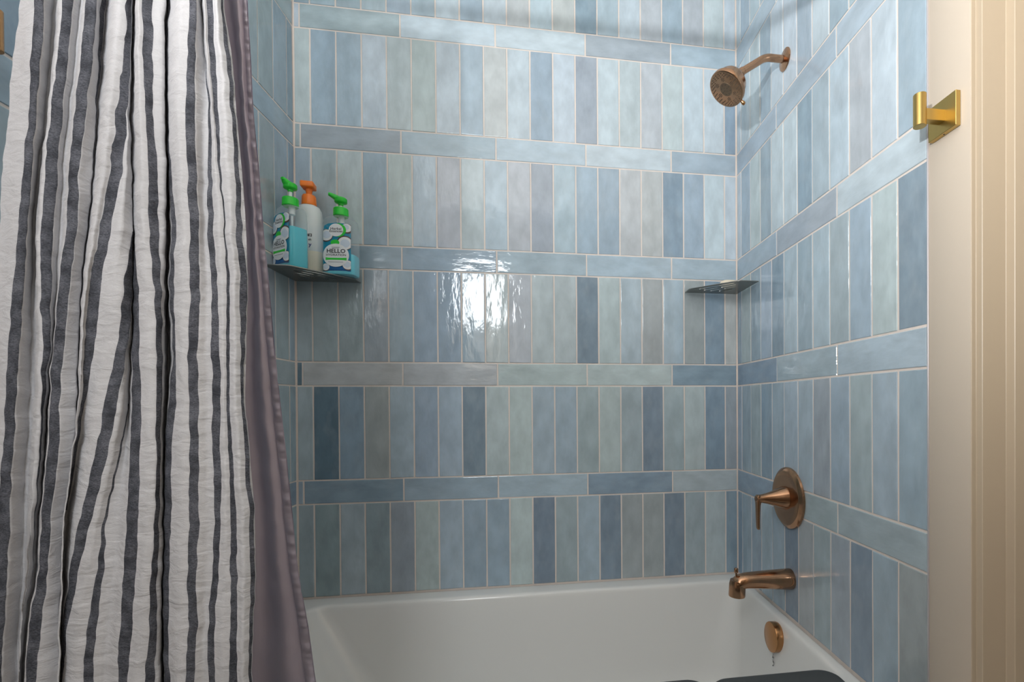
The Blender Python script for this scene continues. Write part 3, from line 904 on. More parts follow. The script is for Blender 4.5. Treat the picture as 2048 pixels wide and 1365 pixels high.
# ------------------------------------------------------------------ shower curtain, liner and rod
CURTAIN = [
 (0.55, '1111111111111', [32.8,-918.0,498.7,24.2,-918.0,418.6,18.0,-918.0,338.9,10.0,-918.0,259.2,4.4,-918.0,179.7,-1.2,-918.0,100.3,-5.1,-918.0,21.1,-8.9,-918.0,-58.2,-12.1,-918.0,-130.6,-14.8,-918.0,-209.8,-17.5,-918.0,-289.1,-20.2,-918.0,-368.5,-22.8,-918.0,-444.4]),
 (1, '1111111111111', [62.8,-932.4,490.3,57.8,-932.4,411.8,52.8,-932.4,333.2,46.1,-932.4,254.7,40.5,-932.4,176.3,32.7,-932.4,97.9,28.3,-932.4,19.7,21.6,-932.4,-58.4,17.9,-932.4,-129.7,13.5,-932.4,-207.8,10.3,-932.4,-285.8,5.9,-932.4,-363.8,1.6,-932.4,-438.4]),
 (1.5, '1111111111111', [74.5,-932.4,491.7,69.5,-932.4,412.9,62.2,-932.4,334.0,57.2,-932.4,255.4,51.6,-932.4,176.8,45.5,-932.4,98.3,40.5,-932.4,19.9,34.3,-932.4,-58.5,30.6,-932.4,-130.0,26.2,-932.4,-208.3,22.4,-932.4,-286.5,17.5,-932.4,-364.7,12.5,-932.4,-439.4]),
 (1.75, '1111111111111', [65.9,-910.8,508.5,61.4,-910.8,427.4,53.2,-910.8,346.1,44.5,-910.8,264.8,38.1,-910.8,183.9,35.4,-910.8,103.2,33.9,-910.8,22.4,30.5,-910.8,-58.4,26.1,-910.8,-132.1,22.8,-910.8,-212.9,19.4,-910.8,-293.7,13.1,-910.8,-374.2,10.4,-910.8,-451.5]),
 (1.9, '1111111111111', [88.5,-928.8,496.3,81.6,-928.8,416.7,73.9,-928.8,337.1,65.7,-928.8,257.7,59.9,-928.8,178.5,58.3,-928.8,99.5,57.8,-928.8,20.5,55.6,-928.8,-58.6,52.0,-928.8,-130.8,47.0,-928.8,-209.9,43.0,-928.8,-288.9,35.0,-928.8,-367.6,30.7,-928.8,-443.1]),
 (2, '1111111111000', [96.3,-932.4,494.3,87.8,-932.4,414.8,80.4,-932.4,335.5,72.4,-932.4,256.4,66.8,-932.4,177.5,65.9,-932.4,98.9,66.2,-932.4,20.2,64.7,-932.4,-58.6,58.1,-928.6,-131.0,48.5,-924.7,-210.8,40.5,-920.9,-291.4,27.8,-917.0,-372.5,18.6,-913.2,-450.9]),
 (2.5, '1111111111000', [105.5,-927.6,499.3,96.8,-927.6,419.1,89.9,-927.6,339.2,83.1,-927.6,259.4,76.2,-927.6,179.7,74.1,-927.6,100.3,70.9,-927.6,20.8,61.6,-924.8,-58.6,54.1,-922.0,-131.5,44.4,-919.2,-211.9,37.1,-916.4,-292.8,25.3,-913.6,-373.9,17.0,-910.8,-452.1]),
 (2.75, '1111111111111', [104.2,-916.8,508.1,96.0,-916.8,426.7,87.8,-916.8,345.4,80.5,-916.8,264.4,74.4,-916.8,183.5,69.6,-916.8,102.8,63.9,-916.8,22.1,57.1,-915.6,-58.5,51.3,-914.4,-132.3,42.8,-913.2,-213.1,36.7,-912.0,-294.2,25.4,-910.8,-375.2,18.3,-909.6,-452.9]),
 (3, '1111111111111', [125.4,-933.6,496.7,117.9,-933.6,417.0,108.7,-933.6,337.2,101.3,-933.6,257.7,96.2,-933.6,178.5,88.8,-933.6,99.3,80.8,-933.6,20.2,76.4,-933.6,-58.7,72.0,-933.6,-130.7,64.7,-933.6,-209.5,59.7,-933.6,-288.2,48.8,-933.6,-366.5,42.7,-933.6,-441.5]),
 (3.5, '1111111111111', [138.0,-933.6,498.2,131.1,-933.6,418.3,123.0,-933.6,338.4,113.8,-933.6,258.6,109.3,-933.6,179.2,101.3,-933.6,99.7,93.9,-933.6,20.4,88.2,-933.6,-58.8,84.4,-933.6,-131.0,76.4,-933.6,-209.9,70.8,-933.6,-288.9,62.3,-933.6,-367.5,54.4,-933.6,-442.5]),
 (3.8, '1111111111111', [134.5,-926.4,503.8,129.0,-926.4,423.2,123.0,-926.4,342.6,116.2,-926.4,262.1,109.1,-926.4,181.7,101.9,-926.4,101.4,95.9,-926.4,21.3,92.0,-926.4,-58.7,86.9,-926.4,-131.8,77.9,-926.4,-211.6,72.9,-926.8,-291.3,67.6,-927.2,-370.8,63.2,-927.6,-446.8]),
 (4, '1110000000000', [130.9,-919.2,509.3,127.0,-919.2,428.1,123.0,-919.2,346.9,118.8,-919.2,265.7,109.0,-919.2,184.3,102.6,-919.2,103.2,98.0,-919.2,22.2,95.9,-919.2,-58.7,89.6,-919.2,-132.6,79.6,-919.2,-213.2,74.5,-919.2,-293.9,71.7,-919.2,-374.8,70.3,-919.2,-452.2]),
 (4.5, '1110000000000', [133.4,-914.4,513.5,126.9,-914.4,431.5,120.4,-914.4,349.5,115.5,-914.4,267.8,105.4,-914.4,185.9,99.0,-914.4,104.3,94.4,-914.4,22.8,92.2,-914.4,-58.7,85.9,-914.4,-133.0,75.8,-914.4,-214.1,70.7,-914.4,-295.3,67.9,-914.4,-376.7,66.4,-914.4,-454.6]),
 (4.7, '1111111111111', [132.1,-912.0,515.4,125.6,-912.0,433.1,119.1,-912.0,350.9,113.9,-912.0,268.8,103.7,-912.0,186.6,97.3,-912.0,104.8,92.7,-912.0,23.1,90.6,-912.0,-58.7,84.2,-912.0,-133.2,74.1,-912.0,-214.6,68.9,-912.0,-296.1,66.2,-912.0,-377.6,64.7,-912.0,-455.8]),
 (4.85, '1111111111111', [152.0,-928.8,503.9,145.7,-928.8,423.2,138.6,-928.8,342.5,132.2,-928.8,262.0,121.6,-928.8,181.5,113.7,-928.8,101.2,108.5,-928.8,21.2,105.7,-928.8,-58.8,98.4,-928.8,-131.8,88.5,-928.8,-211.5,83.4,-928.8,-291.2,80.8,-928.8,-371.0,79.3,-928.8,-447.5]),
 (4.95, '1111111111111', [169.0,-938.4,497.9,162.7,-938.4,418.1,154.5,-938.4,338.2,146.6,-938.4,258.4,135.3,-938.4,178.7,125.1,-938.4,99.3,119.2,-938.4,20.1,115.3,-938.4,-58.9,106.7,-938.4,-131.0,96.9,-938.4,-209.7,91.9,-938.4,-288.4,89.2,-938.4,-367.3,87.8,-938.4,-442.8]),
 (5, '1111111110000', [176.3,-933.6,502.8,170.0,-933.6,422.2,160.6,-933.6,341.5,150.6,-933.6,261.0,138.2,-933.6,180.5,125.2,-933.6,100.4,118.4,-933.6,20.7,113.3,-933.6,-58.9,99.3,-929.3,-131.7,85.7,-925.0,-212.2,76.9,-920.6,-293.6,70.5,-916.3,-376.0,65.3,-912.0,-455.8]),
 (5.5, '1111111110000', [175.7,-926.4,508.6,174.1,-927.6,426.9,170.7,-930.0,344.5,163.4,-931.2,263.0,151.5,-933.6,181.2,138.9,-934.8,100.6,128.8,-932.4,21.0,112.6,-927.6,-58.8,95.9,-921.6,-132.5,77.1,-914.4,-214.2,68.8,-910.8,-296.5,65.0,-909.6,-378.6,63.5,-909.6,-457.1]),
 (5.8, '1111111111111', [174.2,-924.0,510.4,173.7,-926.4,427.7,171.4,-928.8,345.2,170.1,-932.4,262.8,167.1,-937.2,180.6,155.9,-938.4,100.2,145.9,-937.2,20.6,130.8,-934.8,-59.0,115.3,-931.2,-131.9,97.1,-927.6,-212.1,82.4,-921.6,-293.6,70.2,-914.4,-376.8,66.0,-912.0,-455.9]),
 (6, '0000011111111', [171.9,-920.4,513.1,170.6,-921.6,430.8,168.5,-922.8,348.6,168.9,-922.8,267.3,170.1,-924.0,185.5,167.5,-934.8,101.4,157.4,-934.8,21.1,143.2,-934.8,-59.0,129.7,-934.8,-131.8,112.0,-934.8,-211.0,95.9,-932.4,-290.7,81.5,-926.4,-372.2,73.7,-920.4,-451.8]),
 (6.5, '0000011111111', [170.4,-918.0,515.0,169.2,-919.2,432.3,167.0,-920.4,349.9,167.4,-920.4,268.4,168.9,-921.6,186.3,169.6,-924.0,104.1,168.2,-931.2,21.7,157.5,-933.6,-59.1,144.8,-934.8,-132.1,125.8,-934.8,-211.6,107.7,-933.6,-290.9,91.6,-931.2,-370.7,80.7,-926.4,-449.0]),
 (6.8, '1111111111111', [167.9,-914.4,517.6,166.6,-915.6,434.6,164.8,-916.8,351.8,164.8,-916.8,269.9,166.3,-918.0,187.5,165.2,-918.0,105.4,165.0,-924.0,22.5,161.2,-930.0,-59.1,149.7,-932.4,-132.5,132.4,-933.6,-212.1,119.8,-934.8,-291.2,106.0,-934.8,-370.2,99.1,-933.6,-446.6]),
 (7, '0000000011111', [165.3,-910.8,520.3,164.1,-912.0,436.9,162.6,-913.2,353.8,162.3,-913.2,271.4,163.7,-914.4,188.7,161.8,-913.2,106.5,160.9,-915.6,23.5,157.8,-916.8,-59.0,150.9,-925.2,-133.2,135.3,-927.6,-213.5,127.1,-930.0,-293.3,115.5,-932.4,-372.0,110.4,-932.4,-448.3]),
 (7.5, '0000000011111', [164.5,-909.6,521.2,163.3,-910.8,437.7,161.9,-912.0,354.4,161.5,-912.0,272.0,162.1,-912.0,189.4,160.1,-910.8,107.0,158.6,-912.0,23.9,155.4,-913.2,-59.0,151.5,-922.8,-133.5,136.4,-925.2,-214.1,134.1,-928.8,-294.1,126.0,-931.2,-373.3,123.1,-932.4,-449.5]),
 (7.8, '1111111111111', [165.6,-910.8,520.3,163.5,-910.8,437.7,162.1,-912.0,354.4,161.8,-912.0,272.0,162.3,-912.0,189.4,161.3,-912.0,106.7,159.9,-913.2,23.8,156.9,-914.4,-59.0,153.5,-918.0,-134.0,147.9,-921.6,-215.3,143.9,-924.0,-296.2,136.5,-925.2,-376.8,132.0,-925.2,-454.4]),
 (8, '0000111111111', [165.0,-909.6,521.3,162.9,-909.6,438.5,162.4,-912.0,354.5,162.1,-912.0,272.0,164.6,-914.4,188.7,167.0,-919.2,105.2,169.0,-924.0,22.5,169.6,-927.6,-59.1,168.1,-930.0,-133.1,166.0,-932.4,-213.7,162.3,-933.6,-294.0,157.2,-933.6,-374.5,152.1,-933.6,-451.4]),
 (8.5, '0000111111111', [168.2,-913.2,518.7,166.0,-913.2,436.3,165.7,-915.6,352.6,166.3,-916.8,270.0,170.0,-920.4,186.8,181.8,-930.0,103.0,183.9,-932.4,21.7,185.2,-933.6,-59.2,184.7,-934.8,-133.0,181.4,-934.8,-213.7,177.4,-934.8,-294.5,172.2,-934.8,-375.1,165.3,-934.8,-452.0]),
 (8.8, '1111111111111', [191.8,-938.4,500.6,190.7,-938.4,420.9,190.9,-938.4,341.2,192.1,-938.4,261.4,192.5,-938.4,181.4,197.2,-938.4,101.5,198.5,-938.4,21.2,198.6,-938.4,-59.3,197.8,-938.4,-132.9,194.5,-938.4,-213.5,190.2,-938.4,-294.0,185.4,-938.4,-374.4,179.2,-938.4,-451.2]),
 (9, '1111111111111', [195.3,-936.0,503.0,195.1,-936.0,423.0,197.7,-936.0,343.2,200.2,-936.0,263.1,200.0,-936.0,182.7,204.7,-936.0,102.3,207.0,-936.0,21.6,206.8,-936.0,-59.3,206.6,-936.0,-133.3,203.3,-936.0,-214.3,198.7,-936.0,-295.3,194.2,-936.0,-376.2,188.7,-936.0,-453.4]),
 (9.5, '1111111111111', [202.6,-928.8,509.8,201.8,-928.8,428.8,202.2,-928.8,347.8,206.4,-928.8,266.9,206.1,-928.8,185.5,209.1,-928.8,104.1,209.2,-928.8,22.5,209.3,-928.8,-59.3,206.6,-928.8,-134.1,204.2,-928.8,-215.9,200.5,-928.8,-297.8,198.7,-928.8,-379.8,195.1,-928.8,-458.1]),
 (9.7, '1111111111111', [215.5,-922.8,516.3,212.4,-922.8,434.1,212.5,-922.8,352.2,213.0,-922.8,270.2,210.8,-922.8,187.9,209.4,-922.8,105.6,207.9,-922.8,23.2,207.0,-922.8,-59.3,205.0,-922.8,-134.6,203.5,-922.8,-217.2,202.0,-922.8,-299.9,199.9,-922.8,-382.6,198.4,-922.8,-461.8]),
 (9.8, '1111111111111', [189.8,-883.2,546.0,186.3,-883.2,459.6,186.7,-883.2,373.6,187.2,-883.2,287.3,185.6,-883.2,200.9,183.7,-883.2,114.3,182.5,-883.2,27.8,181.6,-883.2,-58.9,179.5,-883.2,-138.1,177.9,-883.2,-225.0,175.7,-883.2,-311.8,174.1,-883.2,-398.8,172.6,-883.2,-482.1]),
 (10, '1111111111111', [209.7,-909.6,526.5,205.0,-909.6,442.8,208.3,-912.0,358.3,210.4,-914.4,274.0,215.7,-919.2,189.4,213.4,-920.4,106.3,218.7,-922.8,23.3,213.2,-921.6,-59.3,206.3,-919.2,-135.0,205.0,-920.4,-217.8,201.4,-919.2,-301.1,200.5,-919.2,-384.3,200.4,-919.2,-464.1]),
 (10.5, '1111111111111', [215.7,-915.6,522.3,211.0,-915.6,439.1,213.7,-918.0,355.2,218.5,-921.6,271.1,227.4,-927.6,187.0,224.1,-927.6,104.9,226.7,-930.0,22.5,227.2,-930.0,-59.4,219.1,-927.6,-134.4,219.7,-928.8,-216.5,214.2,-927.6,-299.0,211.9,-926.4,-381.9,213.0,-926.4,-461.1]),
 (10.8, '1111111111111', [243.3,-938.4,506.7,239.3,-938.4,425.8,238.8,-938.4,345.2,240.5,-938.4,264.6,243.8,-938.4,183.9,241.1,-938.4,102.8,241.2,-938.4,21.7,240.7,-938.4,-59.5,237.4,-938.4,-133.7,236.9,-938.4,-215.1,233.5,-938.4,-296.4,232.4,-938.4,-377.9,231.3,-938.4,-455.9]),
 (11, '1111111111111', [254.8,-937.2,509.1,251.4,-937.2,427.9,249.3,-937.2,346.8,250.4,-937.2,265.8,252.1,-937.2,184.7,250.1,-937.2,103.4,249.2,-937.2,21.9,247.8,-937.2,-59.6,247.7,-937.2,-134.1,246.8,-937.2,-215.7,244.7,-937.2,-297.5,243.9,-937.2,-379.3,240.6,-937.2,-457.5]),
 (11.5, '1111111111111', [262.7,-934.8,512.0,260.0,-934.8,430.4,259.2,-934.8,349.0,259.7,-934.8,267.6,262.0,-934.8,186.1,261.2,-934.8,104.3,259.8,-934.8,22.4,258.3,-934.8,-59.6,258.2,-934.8,-134.5,258.0,-934.8,-216.7,254.6,-934.8,-298.8,253.8,-934.8,-381.1,249.8,-934.8,-459.7]),
 (11.8, '1111111111111', [259.8,-925.2,519.6,260.9,-925.2,437.3,262.4,-924.0,355.7,260.6,-922.8,273.3,263.0,-925.2,189.6,266.3,-927.6,106.2,266.0,-928.8,23.2,265.7,-928.8,-59.6,265.6,-928.8,-135.3,266.2,-928.8,-218.3,262.4,-928.8,-301.3,258.5,-928.8,-384.2,257.2,-928.8,-463.8]),
 (12, '1111111111111', [258.1,-919.2,524.3,261.8,-919.2,441.7,267.7,-921.6,357.5,267.1,-924.0,273.2,267.6,-925.2,189.8,272.8,-927.6,106.4,272.7,-928.8,23.3,273.2,-928.8,-59.6,273.1,-928.8,-135.4,274.2,-928.8,-218.7,270.2,-928.8,-301.7,264.2,-928.8,-384.7,264.7,-928.8,-464.5]),
 (12.5, '1111111111111', [260.9,-921.6,522.7,264.3,-921.6,440.2,271.8,-924.0,356.4,273.0,-925.2,273.0,276.1,-926.4,189.8,281.3,-928.8,106.3,283.2,-930.0,23.3,284.3,-930.0,-59.7,283.6,-930.0,-135.5,282.8,-930.0,-218.7,278.7,-930.0,-301.8,273.3,-930.0,-384.8,273.8,-930.0,-464.6]),
 (12.8, '1111111111111', [271.2,-933.6,514.0,274.8,-933.6,432.8,279.6,-933.6,351.4,282.8,-933.6,269.6,287.1,-933.6,187.7,290.0,-933.6,105.4,289.9,-933.6,22.9,290.4,-933.6,-59.7,290.9,-933.6,-135.3,291.4,-933.6,-218.3,288.5,-933.6,-301.1,286.2,-933.6,-384.1,285.1,-933.6,-463.6]),
 (13, '1111111111111', [272.6,-931.2,516.1,276.3,-931.2,434.6,280.0,-931.2,352.9,286.0,-931.2,271.0,292.3,-931.2,188.8,294.5,-931.2,106.2,293.0,-931.2,23.2,292.8,-931.2,-59.7,294.7,-931.2,-135.7,296.5,-931.2,-219.0,294.7,-931.2,-302.3,295.5,-931.2,-385.9,292.8,-931.2,-465.7]),
 (13.5, '1111111111111', [278.9,-928.8,518.9,282.0,-928.8,436.9,284.1,-928.8,354.6,287.5,-928.8,272.2,292.5,-928.8,189.7,297.0,-928.8,106.8,296.2,-928.8,23.6,295.3,-928.8,-59.7,298.5,-928.8,-136.0,302.3,-928.8,-219.7,302.5,-928.8,-303.6,302.4,-928.8,-387.5,301.6,-928.8,-467.8]),
 (13.8, '1111111111111', [287.8,-934.8,515.0,292.3,-934.8,433.7,296.4,-934.8,352.1,300.1,-934.8,270.2,303.4,-934.8,188.1,306.9,-934.8,105.7,307.1,-934.8,23.0,306.8,-934.8,-59.8,309.8,-934.8,-135.6,314.6,-934.8,-218.9,314.8,-934.8,-302.2,313.8,-934.8,-385.6,312.4,-934.8,-465.4]),
 (14, '1111111111111', [289.6,-928.8,520.1,295.6,-928.8,438.3,301.7,-928.8,356.1,305.8,-928.8,273.4,307.3,-928.8,190.4,310.1,-928.8,107.2,311.2,-928.8,23.8,311.4,-928.8,-59.8,314.3,-928.8,-136.3,320.1,-928.8,-220.4,320.3,-928.8,-304.6,318.5,-928.8,-388.7,316.4,-928.8,-469.2]),
 (14.5, '1111111111111', [288.7,-924.0,524.0,298.7,-924.0,442.0,303.8,-924.0,359.1,309.0,-924.0,275.9,312.8,-924.0,192.4,317.3,-924.0,108.6,314.2,-924.0,24.4,312.4,-924.0,-59.8,317.6,-924.0,-136.9,323.5,-924.0,-221.6,323.4,-924.0,-306.4,320.2,-924.0,-391.0,317.1,-924.0,-472.0]),
 (14.9, '1111111111111', [287.9,-920.4,526.9,298.6,-920.4,444.5,303.8,-920.4,361.2,310.3,-920.4,277.7,314.8,-920.4,193.8,316.0,-920.4,109.4,313.8,-920.4,24.8,311.4,-920.4,-59.8,316.6,-920.4,-137.2,322.2,-920.4,-222.4,322.4,-920.4,-307.5,318.9,-920.4,-392.6,315.8,-920.4,-473.9]),
]
LINER = [
 [286.3,-858.0,578.2,283.6,-845.9,495.9,280.6,-833.8,410.6,281.6,-821.8,322.8,280.8,-809.7,231.8,282.5,-797.6,138.0,283.3,-785.5,41.1,286.0,-773.4,-58.8,289.0,-761.3,-152.9,292.1,-749.3,-258.9,295.2,-737.2,-368.1,306.2,-725.1,-480.9,313.0,-713.0,-592.0],
 [279.1,-856.0,579.0,275.9,-843.9,496.5,272.9,-831.8,411.2,272.9,-819.8,323.1,271.7,-807.7,232.1,272.1,-795.6,138.1,272.0,-783.5,41.2,273.7,-771.4,-58.8,275.7,-759.3,-152.8,278.6,-747.2,-258.8,281.1,-735.2,-367.9,290.6,-723.1,-480.7,295.4,-711.0,-591.6],
 [273.5,-864.0,571.8,273.0,-851.9,490.5,270.5,-839.8,406.2,270.7,-827.8,319.2,269.3,-815.7,229.1,267.7,-803.6,136.1,264.3,-791.5,40.1,262.0,-779.4,-58.8,263.1,-767.3,-151.7,265.0,-755.2,-256.5,264.2,-743.2,-364.3,266.5,-731.1,-475.2,265.7,-719.0,-584.3],
 [255.3,-850.0,581.2,257.7,-837.9,498.9,256.0,-825.8,413.3,256.4,-813.7,324.9,255.0,-801.7,233.4,251.4,-789.6,139.0,245.0,-777.5,41.6,238.7,-765.4,-58.6,239.1,-753.3,-152.7,240.1,-741.2,-258.7,236.4,-729.2,-367.4,231.5,-717.1,-479.0,225.5,-705.0,-588.6],
 [247.1,-858.0,573.6,251.6,-845.9,492.7,250.3,-833.8,408.1,250.7,-821.8,320.7,249.1,-809.7,230.3,243.7,-797.6,136.8,234.5,-785.5,40.5,224.8,-773.4,-58.5,224.4,-761.3,-151.5,224.4,-749.2,-256.3,218.0,-737.2,-363.7,207.1,-725.1,-473.6,196.4,-713.0,-581.4],
 [216.9,-848.0,578.3,221.1,-835.9,496.7,219.5,-823.8,411.5,219.5,-811.8,323.4,217.5,-799.7,232.4,211.8,-787.6,138.2,202.2,-775.5,41.3,192.1,-763.4,-58.3,191.3,-751.3,-151.9,191.0,-739.2,-257.2,184.3,-727.2,-365.2,172.9,-715.1,-475.6,161.9,-703.0,-583.9],
 [186.3,-855.0,568.9,189.7,-842.9,488.5,187.4,-830.8,404.6,186.8,-818.8,318.0,184.1,-806.7,228.2,177.8,-794.6,135.5,167.8,-782.5,40.0,157.2,-770.4,-58.2,155.8,-758.3,-150.4,154.8,-746.2,-254.3,147.5,-734.2,-360.7,135.7,-722.1,-469.6,124.2,-710.0,-576.5],
 [138.5,-846.0,570.7,141.3,-833.9,490.1,138.4,-821.8,405.9,137.0,-809.8,319.0,133.7,-797.7,229.0,126.8,-785.6,136.1,116.1,-773.5,40.4,105.0,-761.4,-57.9,102.8,-749.3,-150.2,101.1,-737.2,-254.2,93.2,-725.2,-360.7,80.8,-713.1,-469.7,68.7,-701.0,-576.6],
]
def curtain_material():
    m, nt, b = new_mat('striped_linen')
    at = N(nt, 'ShaderNodeAttribute', attribute_name='stripe')
    tc = N(nt, 'ShaderNodeTexCoord')
    nz = N(nt, 'ShaderNodeTexNoise')
    nz.inputs['Scale'].default_value = 44.0
    nz.inputs['Detail'].default_value = 1.0
    mpw = N(nt, 'ShaderNodeMapping')
    mpw.inputs['Scale'].default_value = (0.6, 0.6, 1.0)
    nt.links.new(tc.outputs['Object'], mpw.inputs[0])
    nt.links.new(mpw.outputs[0], nz.inputs[0])
    w = N(nt, 'ShaderNodeMath', operation='MULTIPLY_ADD')
    w.inputs[1].default_value = 0.05
    w.inputs[2].default_value = -0.025
    nt.links.new(nz.outputs['Fac'], w.inputs[0])
    ad = N(nt, 'ShaderNodeMath', operation='ADD')
    nt.links.new(at.outputs['Fac'], ad.inputs[0])
    nt.links.new(w.outputs[0], ad.inputs[1])
    fr = N(nt, 'ShaderNodeMath', operation='FRACT')
    nt.links.new(ad.outputs[0], fr.inputs[0])
    lt = N(nt, 'ShaderNodeMath', operation='LESS_THAN')
    lt.inputs[1].default_value = 0.5
    nt.links.new(fr.outputs[0], lt.inputs[0])
    sh_ = N(nt, 'ShaderNodeAttribute', attribute_name='show')
    gt = N(nt, 'ShaderNodeMath', operation='GREATER_THAN')
    gt.inputs[1].default_value = 0.03
    nt.links.new(sh_.outputs['Fac'], gt.inputs[0])
    both = N(nt, 'ShaderNodeMath', operation='MULTIPLY')
    nt.links.new(lt.outputs[0], both.inputs[0])
    nt.links.new(gt.outputs[0], both.inputs[1])
    # woven flecks
    wv = N(nt, 'ShaderNodeTexNoise')
    wv.inputs['Scale'].default_value = 420.0
    wv.inputs['Detail'].default_value = 2.0
    mp = N(nt, 'ShaderNodeMapping')
    mp.inputs['Scale'].default_value = (1.0, 1.0, 2.4)
    mp.inputs['Rotation'].default_value = (0, 0.5, 0)
    nt.links.new(tc.outputs['Object'], mp.inputs[0])
    nt.links.new(mp.outputs[0], wv.inputs[0])
    big = N(nt, 'ShaderNodeTexNoise')
    big.inputs['Scale'].default_value = 45.0
    nt.links.new(tc.outputs['Object'], big.inputs[0])
    mm = N(nt, 'ShaderNodeMath', operation='MULTIPLY')
    nt.links.new(wv.outputs['Fac'], mm.inputs[0])
    nt.links.new(big.outputs['Fac'], mm.inputs[1])
    dk = N(nt, 'ShaderNodeMapRange')
    dk.inputs[1].default_value, dk.inputs[2].default_value = 0.15, 0.40
    nt.links.new(mm.outputs[0], dk.inputs[0])
    dark = N(nt, 'ShaderNodeMix', data_type='RGBA')
    dark.inputs[6].default_value = lin(60, 62, 68)
    dark.inputs[7].default_value = lin(104, 106, 114)
    nt.links.new(dk.outputs[0], dark.inputs[0])
    lite = N(nt, 'ShaderNodeMix', data_type='RGBA')
    lite.inputs[6].default_value = lin(184, 184, 187)
    lite.inputs[7].default_value = lin(201, 201, 204)
    nt.links.new(wv.outputs['Fac'], lite.inputs[0])
    mx = N(nt, 'ShaderNodeMix', data_type='RGBA')
    nt.links.new(both.outputs[0], mx.inputs[0])
    nt.links.new(lite.outputs[2], mx.inputs[6])
    nt.links.new(dark.outputs[2], mx.inputs[7])
    nt.links.new(mx.outputs[2], b.inputs['Base Color'])
    b.inputs['Roughness'].default_value = 0.95
    b.inputs['Specular IOR Level'].default_value = 0.1
    # puckers and wrinkles
    pk = N(nt, 'ShaderNodeTexNoise')
    pk.inputs['Scale'].default_value = 55.0
    pk.inputs['Detail'].default_value = 5.0
    pk.inputs['Distortion'].default_value = 0.6
    mp2 = N(nt, 'ShaderNodeMapping')
    mp2.inputs['Scale'].default_value = (0.55, 0.55, 1.25)
    nt.links.new(tc.outputs['Object'], mp2.inputs[0])
    nt.links.new(mp2.outputs[0], pk.inputs[0])
    b1 = N(nt, 'ShaderNodeBump')
    b1.inputs['Strength'].default_value = 0.8
    b1.inputs['Distance'].default_value = 0.004
    nt.links.new(pk.outputs['Fac'], b1.inputs['Height'])
    b2 = N(nt, 'ShaderNodeBump')
    b2.inputs['Strength'].default_value = 0.25
    b2.inputs['Distance'].default_value = 0.0008
    nt.links.new(wv.outputs['Fac'], b2.inputs['Height'])
    nt.links.new(b1.outputs[0], b2.inputs['Normal'])
    nt.links.new(b2.outputs[0], b.inputs['Normal'])
    return m

def cr(p0, p1, p2, p3, t):
    return 0.5 * (2 * p1 + (p2 - p0) * t + (2 * p0 - 5 * p1 + 4 * p2 - p3) * t * t + (3 * p1 - p0 - 3 * p2 + p3) * t ** 3)

